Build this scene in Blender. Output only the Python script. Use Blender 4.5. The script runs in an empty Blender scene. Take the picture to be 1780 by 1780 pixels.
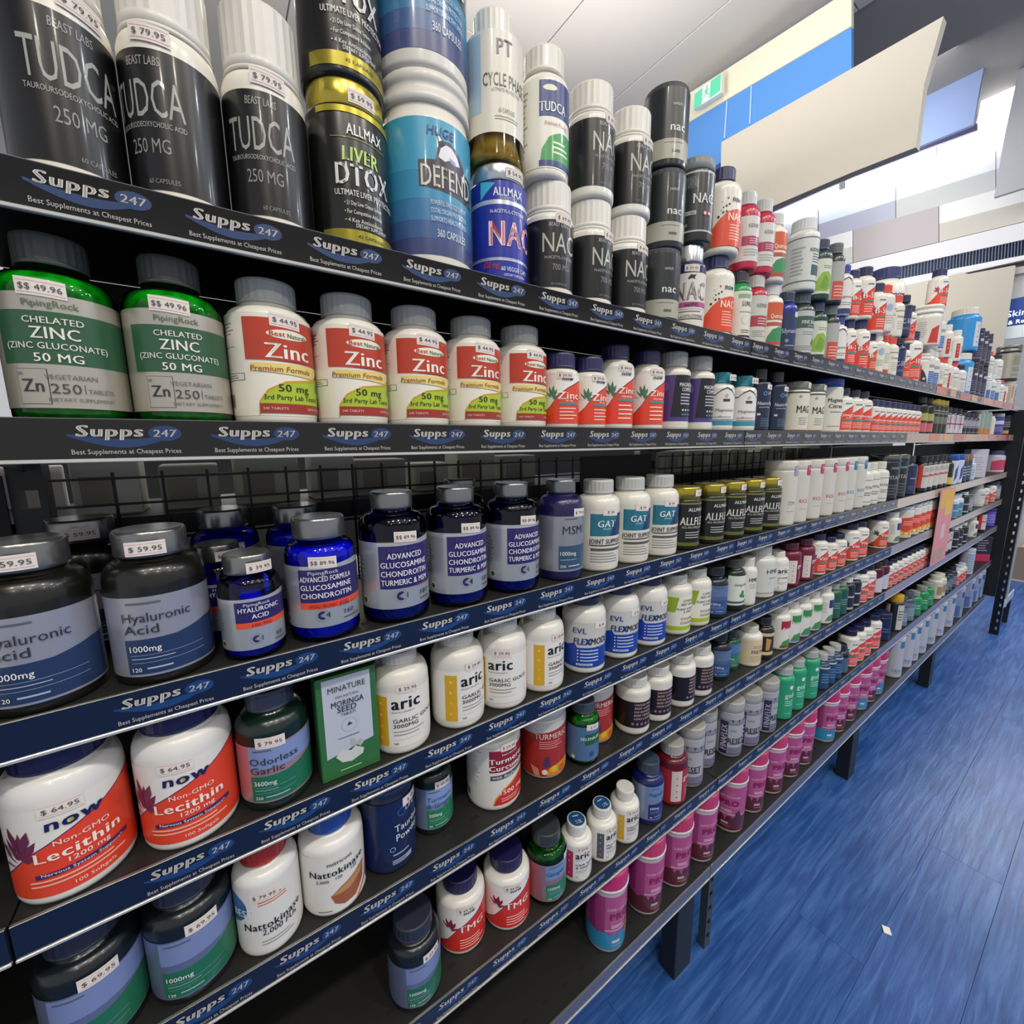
import bpy, bmesh, math, random
from mathutils import Vector, Matrix
random.seed(7)
SC = bpy.context.scene
COL = SC.collection
PI = math.pi
EYE = 1.375            # eye height of the photographer above the floor, metres

# ------------------------------------------------------------------ camera
cam_d = bpy.data.cameras.new('camera')
cam = bpy.data.objects.new('camera', cam_d); COL.objects.link(cam)
cam_d.sensor_width = 36.0; cam_d.lens = 744/1780*36.0; cam_d.clip_start = .02; cam_d.clip_end = 60
RX = Vector((0.8243839, -0.56598184, -0.00746579))      # image right, in the room
RY = Vector((0.09742719, 0.12889055, 0.98686127))       # image up
RZ = Vector((-0.55758329, -0.81427992, 0.16139731))     # towards the photographer
cam.matrix_world = Matrix(((RX.x, RY.x, RZ.x, 0), (RX.y, RY.y, RZ.y, 0), (RX.z, RY.z, RZ.z, EYE), (0, 0, 0, 1)))
SC.camera = cam

# ------------------------------------------------------------------ world, lights, exposure
SC.view_settings.view_transform = 'Standard'; SC.view_settings.look = 'None'
SC.view_settings.gamma = 1.0; SC.view_settings.use_curve_mapping = False
SC.view_settings.exposure = 0.0
w = bpy.data.worlds.new('shop_air'); SC.world = w; w.use_nodes = True
w.node_tree.nodes['Background'].inputs[0].default_value = (.93, .95, 1.0, 1)
w.node_tree.nodes['Background'].inputs[1].default_value = .55

def area(name, loc, size, power, col, rot=(0, 0, 0), shape='RECTANGLE', sy=None):
    d = bpy.data.lights.new(name, 'AREA'); d.shape = shape; d.size = size
    if sy: d.size_y = sy
    d.energy = power; d.color = col
    o = bpy.data.objects.new(name, d); COL.objects.link(o); o.location = loc; o.rotation_euler = rot
    return o
CEIL = 3.50
WARM = (1, .93, .80); COOL = (.88, .93, 1)
LAMPS = [(-.9, -.95, WARM), (-.2, -.95, WARM), (.5, -1.0, WARM), (1.4, -1.0, WARM), (2.6, -1.1, COOL), (3.9, -1.1, COOL), (5.4, -1.2, COOL), (-1.0, -2.3, WARM), (.6, -2.3, WARM), (2.4, -2.3, COOL), (4.4, -2.3, COOL)]
for i, (x, y, c) in enumerate(LAMPS):
    area('ceiling_lamp_light', (x, y, CEIL-.035), .16, 15, c, shape='DISK')
area('rear_lamp_light', (.6, 2.4, 3.4), 1.4, 10, WARM, sy=.3)
area('ceiling_fill_light', (.9, 1.6, 2.75), 2.2, 34, (1, .96, .9), rot=(PI, 0, 0), sy=.4)     # unseen upward fill lights added to brighten the ceiling
area('ceiling_fill_light', (1.2, -1.8, 2.75), 4.0, 48, (1, .96, .9), rot=(PI, 0, 0), sy=.4)
area('wall_fill_light', (1.6, .9, 3.3), 1.2, 10, (1, .98, .95), rot=(0, -PI/2.4, 0), sy=.2)  # added fill for the bulkhead, no fixture there
area('rear_shelf_fill_light', (.2, 1.35, 1.33), .5, 2.2, WARM, sy=.1)  # added fill that brightens the lower shelf behind the mesh
area('wall_fill_light', (3.7, 1.3, 2.9), 1.6, 11, (1, .99, 1), rot=(0, -PI/2.1, 0), sy=.8)  # added fill brightening the tiled end wall, no fixture there
area('far_lamp_light', (7.0, .35, 3.4), 1.3, 70, (.95, .97, 1), sy=.7)
area('aisle_strip_light', (5.2, -.5, 3.4), 3.0, 60, COOL, sy=.25)

# ------------------------------------------------------------------ helpers
def lin(h):
    h = h.lstrip('#'); h = h if len(h) == 6 else ''.join(c*2 for c in h); v = [int(h[i:i+2], 16)/255 for i in (0, 2, 4)]
    return tuple(c/12.92 if c <= .04045 else ((c+.055)/1.055)**2.4 for c in v)
_m = {}
def mat(col, rough=.4, metal=0.0, spec=.5, coat=0.0, emit=0.0, name='paint'):
    k = (col, rough, metal, spec, coat, emit)
    if k in _m: return _m[k]
    m = bpy.data.materials.new(name); m.use_nodes = True
    b = m.node_tree.nodes['Principled BSDF']; c = lin(col)
    b.inputs['Base Color'].default_value = (*c, 1); b.inputs['Roughness'].default_value = rough
    b.inputs['Metallic'].default_value = metal; b.inputs['Specular IOR Level'].default_value = spec
    b.inputs['Coat Weight'].default_value = coat; b.inputs['Coat Roughness'].default_value = .08
    if emit: b.inputs['Emission Color'].default_value = (*c, 1); b.inputs['Emission Strength'].default_value = emit
    m.diffuse_color = (*c, 1); _m[k] = m; return m
def glassy(col, name='tinted_plastic'):
    k = ('g', col)
    if k in _m: return _m[k]
    m = bpy.data.materials.new(name); m.use_nodes = True; nt = m.node_tree; nt.nodes.clear()
    out = nt.nodes.new('ShaderNodeOutputMaterial'); mx = nt.nodes.new('ShaderNodeMixShader'); fr = nt.nodes.new('ShaderNodeFresnel')
    tr = nt.nodes.new('ShaderNodeBsdfTransparent'); gl = nt.nodes.new('ShaderNodeBsdfGlossy')
    fr.inputs[0].default_value = 1.5; gl.inputs['Roughness'].default_value = .06; tr.inputs[0].default_value = (*lin(col), 1)
    nt.links.new(fr.outputs[0], mx.inputs[0]); nt.links.new(tr.outputs[0], mx.inputs[1]); nt.links.new(gl.outputs[0], mx.inputs[2]); nt.links.new(mx.outputs[0], out.inputs[0])
    _m[k] = m; return m
def capsules(c1, c2, scale=90):
    k = ('c', c1, c2)
    if k in _m: return _m[k]
    m = bpy.data.materials.new('capsules'); m.use_nodes = True; nt = m.node_tree; b = nt.nodes['Principled BSDF']
    v = nt.nodes.new('ShaderNodeTexVoronoi'); v.inputs['Scale'].default_value = scale
    tc = nt.nodes.new('ShaderNodeTexCoord'); r = nt.nodes.new('ShaderNodeValToRGB'); bp = nt.nodes.new('ShaderNodeBump')
    nt.links.new(tc.outputs['Object'], v.inputs['Vector']); nt.links.new(v.outputs['Distance'], r.inputs[0])
    r.color_ramp.elements[0].color = (*lin(c1), 1); r.color_ramp.elements[1].color = (*lin(c2), 1); r.color_ramp.elements[0].position = .25; r.color_ramp.elements[1].position = .75
    bp.inputs['Strength'].default_value = .8; bp.invert = True
    nt.links.new(v.outputs['Distance'], bp.inputs['Height']); nt.links.new(bp.outputs[0], b.inputs['Normal']); nt.links.new(r.outputs[0], b.inputs['Base Color'])
    b.inputs['Roughness'].default_value = .35; _m[k] = m; return m

def mesh_obj(name, verts, faces, mats, fm=None, parent=None, smooth=None, loc=None):
    me = bpy.data.meshes.new(name); me.from_pydata(verts, [], faces)
    for m in (mats if isinstance(mats, (list, tuple)) else [mats]): me.materials.append(m)
    if fm: me.polygons.foreach_set('material_index', fm)
    if smooth: me.polygons.foreach_set('use_smooth', smooth if isinstance(smooth, list) else [True]*len(faces))
    me.update()
    o = bpy.data.objects.new(name, me); COL.objects.link(o)
    if parent: o.parent = parent
    if loc: o.location = loc
    return o
def tag(o, label, cat, group=None, kind=None):
    if label: o['label'] = label
    if cat: o['category'] = cat
    if group: o['group'] = group
    if kind: o['kind'] = kind
    return o
def empty(name, loc, rz=0):
    o = bpy.data.objects.new(name, None); COL.objects.link(o); o.location = loc; o.rotation_euler = (0, 0, rz); o.empty_display_size = .02
    return o
class MB:
    def __init__(s): s.v = []; s.f = []; s.m = []
    def box(s, x0, x1, y0, y1, z0, z1, m=0, b=0):
        n = len(s.v)
        if b <= 0:
            s.v += [(x0, y0, z0), (x1, y0, z0), (x1, y1, z0), (x0, y1, z0), (x0, y0, z1), (x1, y0, z1), (x1, y1, z1), (x0, y1, z1)]
            F = [(0, 3, 2, 1), (4, 5, 6, 7), (0, 1, 5, 4), (1, 2, 6, 5), (2, 3, 7, 6), (3, 0, 4, 7)]
        else:   # chamfered box: 24 corners, 26 faces
            idx = {}
            for ix, x in ((0, (x0, x0+b)), (1, (x1, x1-b))):
                for iy, y in ((0, (y0, y0+b)), (1, (y1, y1-b))):
                    for iz, z in ((0, (z0, z0+b)), (1, (z1, z1-b))):
                        idx[ix, iy, iz, 'x'] = len(s.v)-n; s.v.append((x[0], y[1], z[1]))
                        idx[ix, iy, iz, 'y'] = len(s.v)-n; s.v.append((x[1], y[0], z[1]))
                        idx[ix, iy, iz, 'z'] = len(s.v)-n; s.v.append((x[1], y[1], z[0]))
            g = lambda *a: idx[a]
            F = []
            for i in (0, 1):
                a = [g(i, 0, 0, 'x'), g(i, 1, 0, 'x'), g(i, 1, 1, 'x'), g(i, 0, 1, 'x')]; F.append(tuple(a if i else a[::-1]))
                a = [g(0, i, 0, 'y'), g(1, i, 0, 'y'), g(1, i, 1, 'y'), g(0, i, 1, 'y')]; F.append(tuple(a[::-1] if i else a))
                a = [g(0, 0, i, 'z'), g(1, 0, i, 'z'), g(1, 1, i, 'z'), g(0, 1, i, 'z')]; F.append(tuple(a if i else a[::-1]))
                for j in (0, 1):
                    flip = (i == j)
                    a = [g(i, j, 0, 'x'), g(i, j, 1, 'x'), g(i, j, 1, 'y'), g(i, j, 0, 'y')]; F.append(tuple(a if flip else a[::-1]))
                    a = [g(i, 0, j, 'x'), g(i, 0, j, 'z'), g(i, 1, j, 'z'), g(i, 1, j, 'x')]; F.append(tuple(a if flip else a[::-1]))
                    a = [g(0, i, j, 'y'), g(1, i, j, 'y'), g(1, i, j, 'z'), g(0, i, j, 'z')]; F.append(tuple(a if flip else a[::-1]))
                    for k in (0, 1):
                        a = (g(i, j, k, 'x'), g(i, j, k, 'y'), g(i, j, k, 'z')); F.append(a if (i+j+k) % 2 == 1 else a[::-1])
        for f in F: s.f.append(tuple(q+n for q in f)); s.m.append(m)
        return s
    def prism(s, pts, x0, x1, m=0):     # polygon in (y,z) pulled along x
        n = len(s.v); k = len(pts)
        s.v += [(x0, y, z) for y, z in pts]+[(x1, y, z) for y, z in pts]
        s.f.append(tuple(range(n, n+k))); s.f.append(tuple(range(n+2*k-1, n+k-1, -1))); s.m += [m, m]
        for i in range(k):
            j = (i+1) % k; s.f.append((n+i, n+k+i, n+k+j, n+j)); s.m.append(m)
        return s
    def build(s, name, mats, parent=None, loc=None): return mesh_obj(name, s.v, s.f, mats, s.m, parent, loc=loc)

# ---- lettering
_t = {}
def glyphs(txt, bold=0, it=0):
    """text as flat triangles, capital height 1, centred on x, baseline 0"""
    k = (txt, bold, it)
    if k in _t: return _t[k]
    c = bpy.data.curves.new('letters', 'FONT'); c.body = txt; c.resolution_u = 2; c.size = 1.0
    c.shear = .35*it; c.space_character = 1+.03*bold
    o = bpy.data.objects.new('letters', c)
    me = bpy.data.meshes.new_from_object(o)
    v = [(p.co.x, p.co.y) for p in me.vertices]; f = [tuple(p.vertices) for p in me.polygons]
    bpy.data.objects.remove(o); bpy.data.curves.remove(c); bpy.data.meshes.remove(me)
    if v:
        a = min(p[0] for p in v); b = max(p[0] for p in v); cap = .729
        v = [((p[0]-(a+b)/2)/cap, p[1]/cap) for p in v]; wd = (b-a)/cap
    else: wd = 0
    _t[k] = (v, f, wd); return _t[k]

class Flat:
    """a printed sheet: coloured shapes and letters in flat coordinates (s along, z up), laid on top of each other"""
    def __init__(s): s.p = []; s.cols = []; s.n = 0; s.t = 0
    def ci(s, col):
        if col not in s.cols: s.cols.append(col)
        return s.cols.index(col)
    def poly(s, pts, col): s.n += 1; s.p.append(([tuple(q) for q in pts], [tuple(range(len(pts)))], s.ci(col), s.n, 1))
    def rect(s, a, b, c, d, col): s.poly([(a, c), (b, c), (b, d), (a, d)], col)
    def disc(s, x, y, r, col, n=20): s.poly([(x+r*math.cos(2*PI*i/n), y+r*math.sin(2*PI*i/n)) for i in range(n)], col)
    def text(s, txt, x, z, h, col, w=None, bold=0, it=0, al='c', vert=0):
        v, f, wd = glyphs(txt, bold, it)
        if not v: return
        sx = h if w is None else min(h*1.25, w/wd)
        dx = 0 if al == 'c' else (wd*sx/2 if al == 'l' else -wd*sx/2)
        if bold >= .5:
            g = .013*min(bold, 4); n0 = len(v)
            v2 = [(a-g, b) for a, b in v]+[(a+g, b) for a, b in v]+([(a, b) for a, b in v] if bold > 2.4 else [])
            f = f+[tuple(n0+i for i in q) for q in f]+([tuple(2*n0+i for i in q) for q in f] if bold > 2.4 else []); v = v2
        if vert: q = [(x-(p[1]-.5)*h, z+p[0]*sx) for p in v]
        else: q = [(x+dx+p[0]*sx, z+(p[1]-.5)*h) for p in v]
        s.p.append((q, f, s.ci(col), 99, 2 if h > .012 else 0)); s.t = 1
    def lines(s, a, b, c, d, n, col, f=.38):
        rr = random.Random(int(a*1e5)+n)
        s.n += 1; st = (d-c)/n
        for i in range(n):
            z = d-(i+.5)*st; e = b-(b-a)*.35*rr.random()
            s.p.append(([(a, z-st*f/2), (e, z-st*f/2), (e, z+st*f/2), (a, z+st*f/2)], [(0, 1, 2, 3)], s.ci(col), s.n, 1))
    def mesh(s, name, mapf, grid, mats, step=.00013, base=.0003):
        """mapf(s,z,offset)->xyz ; grid = spacing of the cuts that let the sheet bend (None when flat)"""
        me = bpy.data.meshes.new(name); V = []; F = []; MI = []; SM = []; step = min(step, .0011/(s.n+2))
        for q, f, ci, lay, cut in s.p:
            off = base+min(lay, s.n+1)*step+((.00006 if cut else .0002) if lay == 99 else 0)
            if grid and cut:
                bm = bmesh.new(); bv = [bm.verts.new((a, b, 0)) for a, b in q]
                for ff in f:
                    try: bm.faces.new([bv[i] for i in ff])
                    except ValueError: pass
                lo = min(a for a, b in q); hi = max(a for a, b in q)
                if len(f) == 1 and len(q) > 4: bmesh.ops.triangulate(bm, faces=bm.faces[:])
                g = grid*(1 if cut == 1 else .5)
                k = math.floor(lo/g)+1
                while k*g < hi-1e-7:
                    bmesh.ops.bisect_plane(bm, geom=bm.verts[:]+bm.edges[:]+bm.faces[:], plane_co=(k*g, 0, 0), plane_no=(1, 0, 0), dist=1e-7); k += 1
                bm.verts.index_update(); n = len(V)
                V += [mapf(v.co.x, v.co.y, off) for v in bm.verts]
                for ff in bm.faces: F.append(tuple(n+v.index for v in ff.verts)); MI.append(ci); SM.append(cut == 1)
                bm.free()
            else:
                n = len(V); V += [mapf(a, b, off) for a, b in q]
                for ff in f: F.append(tuple(n+i for i in ff)); MI.append(ci); SM.append(False)
        me.from_pydata(V, [], F); me.polygons.foreach_set('material_index', MI); me.polygons.foreach_set('use_smooth', SM)
        for c in s.cols: me.materials.append(mats(c))
        me.update(); return me
def ink(c):
    if c.startswith('foil'): return mat(c[4:], .3, .55, name='foil')
    return mat(c, .32, 0, .5, .15, name='print')
def ink_matt(c): return mat(c, .6, name='print')

# ---- measured places (metres): kind sizes (radius, height) and every bottle (shelf, kind, x, y, z, turn, stacked)
KD={'tudca_black':(0.0375,0.2),'liver_tub':(0.0435,0.1675),'defend_tub':(0.057,0.215),'nac_blue':(0.0395,0.1525),'cycle':(0.0385,0.18),'tudca_w':(0.036,0.1675),'nac_black':(0.038,0.159),'switch':(0.0385,0.129),'nac_pink':(0.033,0.1575),'nac_uni':(0.0365,0.145),'now_nac':(0.039,0.1625),'lung':(0.0275,0.1475),'kidney':(0.028,0.152),'kidney_u':(0.0285,0.155),'quer':(0.031,0.148),'sily':(0.028,0.144),'pine':(0.037,0.1595),'kidney_w':(0.036,0.17),'forsk':(0.03,0.15),'greyred':(0.026,0.155),'bluecap':(0.0275,0.135),'now_b':(0.025,0.135),'now_bc':(0.031,0.15),'now_b5':(0.0225,0.1175),'tree_w':(0.025,0.13),'redbot':(0.0225,0.13),'white_r':(0.026,0.135),'navy_c':(0.026,0.1425),'now_c1':(0.0225,0.13),'now_c':(0.0425,0.19),'now_cs':(0.02,0.11),'jar_huge':(0.075,0.325),'orangecap':(0.035,0.145),'collagen':(0.03,0.12),'bluelab':(0.025,0.145),'tub_w':(0.05,0.15),'redstrip':(0.025,0.135),'black_cap_w':(0.03,0.135),'tub_blue':(0.06,0.2),'dark_t':(0.03,0.165),'tub_s':(0.0325,0.125),'beige':(0.03,0.165),'tub_steel':(0.055,0.21),'grey_t':(0.03,0.14),'pr_green':(0.0395,0.1525),'bn_zinc':(0.0408,0.1475),'now_zinc':(0.0305,0.1165),'now_gly':(0.0335,0.144),'mag_purple':(0.034,0.15),'teal':(0.034,0.125),'neuro':(0.03,0.1475),'mag_grey':(0.041,0.131),'citrate':(0.0425,0.156),'now_fish':(0.035,0.135),'fish_s':(0.0275,0.1125),'goldpink':(0.03,0.15),'goldcap_s':(0.0275,0.15),'whitepink':(0.03,0.125),'blackgrey':(0.0275,0.11),'tube_g':(0.03,0.13),'tube_w':(0.025,0.11),'purple_p':(0.045,0.135),'dark_p':(0.04,0.13),'ha_grey':(0.0405,0.147),'ha_blue':(0.03,0.112),'glu_a':(0.0395,0.143),'glu_b':(0.0435,0.166),'msm':(0.039,0.1655),'gat':(0.0385,0.1605),'allflex':(0.0355,0.1325),'jar_zm':(0.039,0.173),'jar_ecl_m':(0.036,0.1715),'jar_ecl_b':(0.033,0.1715),'vit_w':(0.035,0.1475),'vital_k':(0.045,0.17),'navy_t':(0.035,0.16),'redwhite':(0.03,0.155),'black_y':(0.0275,0.14),'bluewhite':(0.035,0.15),'brownw':(0.0275,0.145),'white_t':(0.0275,0.12),'carton_w':(0.045,0.165),'tub_pink':(0.06,0.145),'lecithin':(0.043,0.144),'garlic_pr':(0.038,0.1375),'aric_gold':(0.0395,0.1375),'flexmode':(0.04,0.1375),'citrus':(0.0365,0.129),'pr_blue_d':(0.033,0.1225),'ginkgo':(0.031,0.128),'hm_small':(0.025,0.1225),'hm_big':(0.043,0.1365),'aric_orange':(0.03,0.1105),'goli_red':(0.033,0.125),'now_red':(0.033,0.1275),'now_red_s':(0.028,0.1075),'white_navy':(0.033,0.125),'now_orange':(0.04,0.135),'bluebot':(0.035,0.12),'blackwhite':(0.03,0.12),'greybot':(0.03,0.125),'natto_red':(0.035,0.135),'natto_blue':(0.0395,0.131),'taurine':(0.038,0.1425),'turm_pr':(0.032,0.13),'turm_cur':(0.046,0.1425),'turm_jar':(0.0415,0.135),'selen':(0.0315,0.12),'beef':(0.036,0.12),'pr_grn_s':(0.0275,0.1075),'fisetin':(0.034,0.1075),'gold_k':(0.029,0.1175),'apple':(0.034,0.125),'berb':(0.034,0.125),'dark_pr':(0.04,0.135),'grn_t':(0.029,0.12),'dkred':(0.0325,0.125),'purp_b':(0.045,0.125),'tmg':(0.042,0.1275),'pr_grn6':(0.039,0.137),'aric_p':(0.031,0.113),'aric_g':(0.031,0.111),'aric_y':(0.031,0.114),'pr_blue6':(0.035,0.1435),'goli_red6':(0.0375,0.148),'reset':(0.036,0.1575),'goli_green':(0.036,0.165),'sq_blue':(0.0275,0.125),'blk_sq':(0.029,0.11),'now_t':(0.035,0.14),'navy_s':(0.035,0.12),'yel_cap':(0.0325,0.165),'greyblue':(0.0325,0.14),'green_t':(0.031,0.12),'white_gl':(0.034,0.125),'dark_t6':(0.0275,0.12),'now_s6':(0.025,0.1),'tower_w':(0.035,0.165),'dark_box6':(0.05,0.175),'shaker':(0.0475,0.2),'shaker_b':(0.0475,0.2),'cream':(0.04,0.2),'cream_t':(0.0425,0.2)}
ITEMS=[
(1,'tudca_black',-0.0773,0.5525,1.5845,25,0),
(1,'tudca_black',-0.0008,0.5525,1.5845,-30,0),
(1,'tudca_black',0.0757,0.5525,1.5845,-13,0),
(1,'liver_tub',0.1582,0.5585,1.5845,2,0),
(1,'defend_tub',0.2602,0.572,1.5845,-3,0),
(1,'nac_blue',0.3601,0.5545,1.5845,-8,0),
(1,'nac_black',0.4489,0.553,1.5845,-22,0),
(1,'nac_black',0.5346,0.553,1.5845,-6,0),
(1,'nac_black',0.621,0.553,1.5845,-16,0),
(1,'switch',0.7137,0.5535,1.5845,-34,0),
(1,'nac_pink',0.7971,0.548,1.5845,-42,0),
(1,'now_nac',0.898,0.554,1.5845,-27,0),
(1,'lung',0.9729,0.5425,1.5845,-28,0),
(1,'kidney',1.0412,0.543,1.5845,-29,0),
(1,'quer',1.1147,0.546,1.5845,-30,0),
(1,'sily',1.1902,0.543,1.5845,-32,0),
(1,'pine',1.283,0.552,1.5845,-33,0),
(1,'forsk',1.3635,0.545,1.5845,-34,0),
(1,'greyred',1.4459,0.541,1.5845,-35,0),
(1,'bluecap',1.5054,0.5425,1.5845,-35,0),
(1,'now_b',1.5779,0.54,1.5845,-36,0),
(1,'now_bc',1.6813,0.546,1.5845,-37,0),
(1,'now_b5',1.757,0.5375,1.5845,-37,0),
(1,'tree_w',1.8239,0.54,1.5845,-38,0),
(1,'redbot',1.8765,0.5375,1.5845,-38,0),
(1,'white_r',1.9597,0.541,1.5845,-39,0),
(1,'navy_c',2.0386,0.541,1.5845,-39,0),
(1,'now_c1',2.1008,0.5375,1.5845,-40,0),
(1,'now_c',2.2232,0.5575,1.5845,-40,0),
(1,'collagen',2.3418,0.545,1.5845,-40,0),
(1,'bluelab',2.4132,0.54,1.5845,-41,0),
(1,'bluelab',2.4875,0.54,1.5845,-41,0),
(1,'redbot',2.5699,0.5375,1.5845,-41,0),
(1,'white_r',2.6422,0.541,1.5845,-42,0),
(1,'redstrip',2.7159,0.54,1.5845,-42,0),
(1,'white_r',2.8156,0.541,1.5845,-42,0),
(1,'black_cap_w',2.9626,0.545,1.5845,-43,0),
(1,'tub_blue',3.0774,0.575,1.5845,-42,0),
(1,'dark_t',3.1973,0.545,1.5845,-43,0),
(1,'dark_t',3.3007,0.545,1.5845,-43,0),
(1,'dark_t',3.4214,0.545,1.5845,-44,0),
(1,'tub_s',3.5669,0.5475,1.5845,-44,0),
(1,'bluelab',3.6892,0.54,1.5845,-44,0),
(1,'tub_s',3.8201,0.5475,1.5845,-44,0),
(1,'white_r',3.9576,0.541,1.5845,-45,0),
(1,'redstrip',4.068,0.54,1.5845,-45,0),
(1,'beige',4.3046,0.545,1.5845,-45,0),
(1,'grey_t',4.37,0.545,1.5845,-45,0),
(1,'liver_tub',0.1575,0.56,1.752,0,1),
(1,'defend_tub',0.259,0.572,1.7995,0,1),
(1,'cycle',0.356,0.5545,1.737,-12,1),
(1,'tudca_w',0.4394,0.553,1.7435,-12,1),
(1,'nac_black',0.5329,0.553,1.7435,-8,1),
(1,'nac_black',0.6227,0.553,1.7435,-14,1),
(1,'switch',0.7184,0.5535,1.7135,-34,1),
(1,'switch',0.7163,0.5535,1.8425,-34,1),
(1,'nac_uni',0.8013,0.548,1.742,-40,1),
(1,'now_nac',0.9023,0.554,1.747,-25,1),
(1,'kidney_u',0.9798,0.5425,1.732,-28,1),
(1,'kidney_u',1.0482,0.543,1.7365,-29,1),
(1,'quer',1.1086,0.5475,1.7325,-30,1),
(1,'kidney_w',1.2737,0.552,1.744,-32,1),
(1,'forsk',1.356,0.545,1.7345,-34,1),
(1,'greyred',1.4394,0.541,1.7395,-35,1),
(1,'bluecap',1.5058,0.5425,1.7195,-35,1),
(1,'now_b',1.5717,0.54,1.7195,-36,1),
(1,'now_bc',1.6736,0.546,1.7345,-37,1),
(1,'now_bc',1.7572,0.5375,1.702,-37,1),
(1,'orangecap',1.8259,0.54,1.7145,-38,1),
(1,'white_r',1.8879,0.5436,1.7145,-38,1),
(1,'white_r',1.966,0.541,1.7195,-39,1),
(1,'navy_c',2.0451,0.541,1.727,-39,1),
(1,'now_c1',2.1064,0.5375,1.7145,-40,1),
(1,'tub_w',2.3381,0.545,1.7295,-40,1),
(1,'bluelab',2.4195,0.54,1.7295,-41,1),
(1,'bluelab',2.4937,0.54,1.7295,-41,1),
(1,'redstrip',2.6416,0.541,1.7195,-42,1),
(1,'redstrip',2.8091,0.541,1.7195,-42,1),
(1,'tub_blue',3.0924,0.575,1.7945,-42,1),
(1,'dark_t',3.2048,0.545,1.7495,-43,1),
(1,'dark_t',3.3082,0.545,1.7495,-43,1),
(1,'dark_t',3.4139,0.545,1.7495,-44,1),
(1,'white_r',3.5751,0.5475,1.7095,-44,1),
(1,'black_cap_w',3.7452,0.54,1.7095,-44,1),
(1,'tub_steel',4.0742,0.54,1.7195,-45,1),
(1,'jar_huge',2.3452,0.69,1.7345,-38,1),
(1,'now_bc',2.4195,0.54,1.8795,-41,1),
(2,'pr_green',-0.1008,0.5545,1.395,3,0),
(2,'pr_green',-0.0203,0.5545,1.395,4,0),
(2,'bn_zinc',0.0614,0.5557,1.395,9,0),
(2,'bn_zinc',0.1445,0.5557,1.395,2,0),
(2,'bn_zinc',0.2283,0.5557,1.395,-4,0),
(2,'bn_zinc',0.3121,0.5557,1.395,-6,0),
(2,'bn_zinc',0.3961,0.5557,1.395,-5,0),
(2,'now_zinc',0.4688,0.5455,1.395,-24,0),
(2,'now_zinc',0.5316,0.5455,1.395,-8,0),
(2,'now_gly',0.5994,0.5485,1.395,-18,0),
(2,'now_gly',0.6853,0.5485,1.395,-20,0),
(2,'mag_purple',0.7668,0.549,1.395,-23,0),
(2,'mag_purple',0.8515,0.549,1.395,-25,0),
(2,'teal',0.9311,0.549,1.395,-27,0),
(2,'teal',1.0265,0.549,1.395,-29,0),
(2,'neuro',1.0933,0.545,1.395,-30,0),
(2,'neuro',1.1782,0.545,1.395,-31,0),
(2,'mag_grey',1.3018,0.556,1.395,-33,0),
(2,'mag_grey',1.4,0.556,1.395,-34,0),
(2,'citrate',1.5221,0.5575,1.395,-35,0),
(2,'now_fish',1.6116,0.55,1.395,-36,0),
(2,'now_fish',1.697,0.55,1.395,-37,0),
(2,'now_fish',1.7756,0.55,1.395,-37,0),
(2,'fish_s',1.8564,0.5425,1.395,-38,0),
(2,'fish_s',1.9134,0.5425,1.395,-38,0),
(2,'fish_s',1.979,0.5425,1.395,-39,0),
(2,'fish_s',2.0415,0.5425,1.395,-39,0),
(2,'fish_s',2.098,0.5425,1.395,-39,0),
(2,'fish_s',2.1545,0.5425,1.395,-40,0),
(2,'fish_s',2.211,0.5425,1.395,-40,0),
(2,'fish_s',2.2675,0.5425,1.395,-40,0),
(2,'fish_s',2.3305,0.5425,1.395,-40,0),
(2,'goldpink',2.4181,0.545,1.395,-41,0),
(2,'goldpink',2.5113,0.545,1.395,-41,0),
(2,'goldcap_s',2.5918,0.5425,1.395,-41,0),
(2,'goldcap_s',2.6619,0.5425,1.395,-42,0),
(2,'goldcap_s',2.7349,0.5425,1.395,-42,0),
(2,'whitepink',2.8452,0.545,1.395,-42,0),
(2,'whitepink',2.9431,0.545,1.395,-43,0),
(2,'whitepink',3.0465,0.545,1.395,-43,0),
(2,'blackgrey',3.1312,0.5425,1.395,-43,0),
(2,'blackgrey',3.2196,0.5425,1.395,-43,0),
(2,'blackgrey',3.312,0.5425,1.395,-43,0),
(2,'blackgrey',3.4088,0.5425,1.395,-44,0),
(2,'tube_g',3.5227,0.545,1.395,-44,0),
(2,'tube_g',3.63,0.545,1.395,-44,0),
(2,'tube_g',3.7265,0.545,1.395,-44,0),
(2,'tube_w',3.8448,0.54,1.395,-44,0),
(2,'purple_p',4.1186,0.56,1.395,-45,0),
(2,'dark_p',4.36,0.555,1.395,-45,0),
(3,'ha_grey',-0.1486,0.5465,1.1475,4,0),
(3,'ha_grey',-0.0617,0.5465,1.1475,0,0),
(3,'ha_blue',0.0167,0.536,1.1475,9,0),
(3,'glu_a',0.0929,0.5455,1.1475,-6,0),
(3,'glu_b',0.1841,0.5495,1.1475,-2,0),
(3,'glu_b',0.2774,0.5495,1.1475,-2,0),
(3,'glu_b',0.3742,0.5495,1.1475,0,0),
(3,'msm',0.4727,0.545,1.1475,-20,0),
(3,'gat',0.5613,0.5445,1.1475,-24,0),
(3,'gat',0.6464,0.5445,1.1475,-24,0),
(3,'gat',0.7355,0.5445,1.1475,-28,0),
(3,'allflex',0.8157,0.5415,1.1475,-25,0),
(3,'allflex',0.9115,0.5415,1.1475,-27,0),
(3,'allflex',0.9991,0.5415,1.1475,-29,0),
(3,'allflex',1.0866,0.5415,1.1475,-30,0),
(3,'allflex',1.1748,0.5415,1.1475,-31,0),
(3,'jar_zm',1.2571,0.545,1.1475,-32,0),
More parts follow.
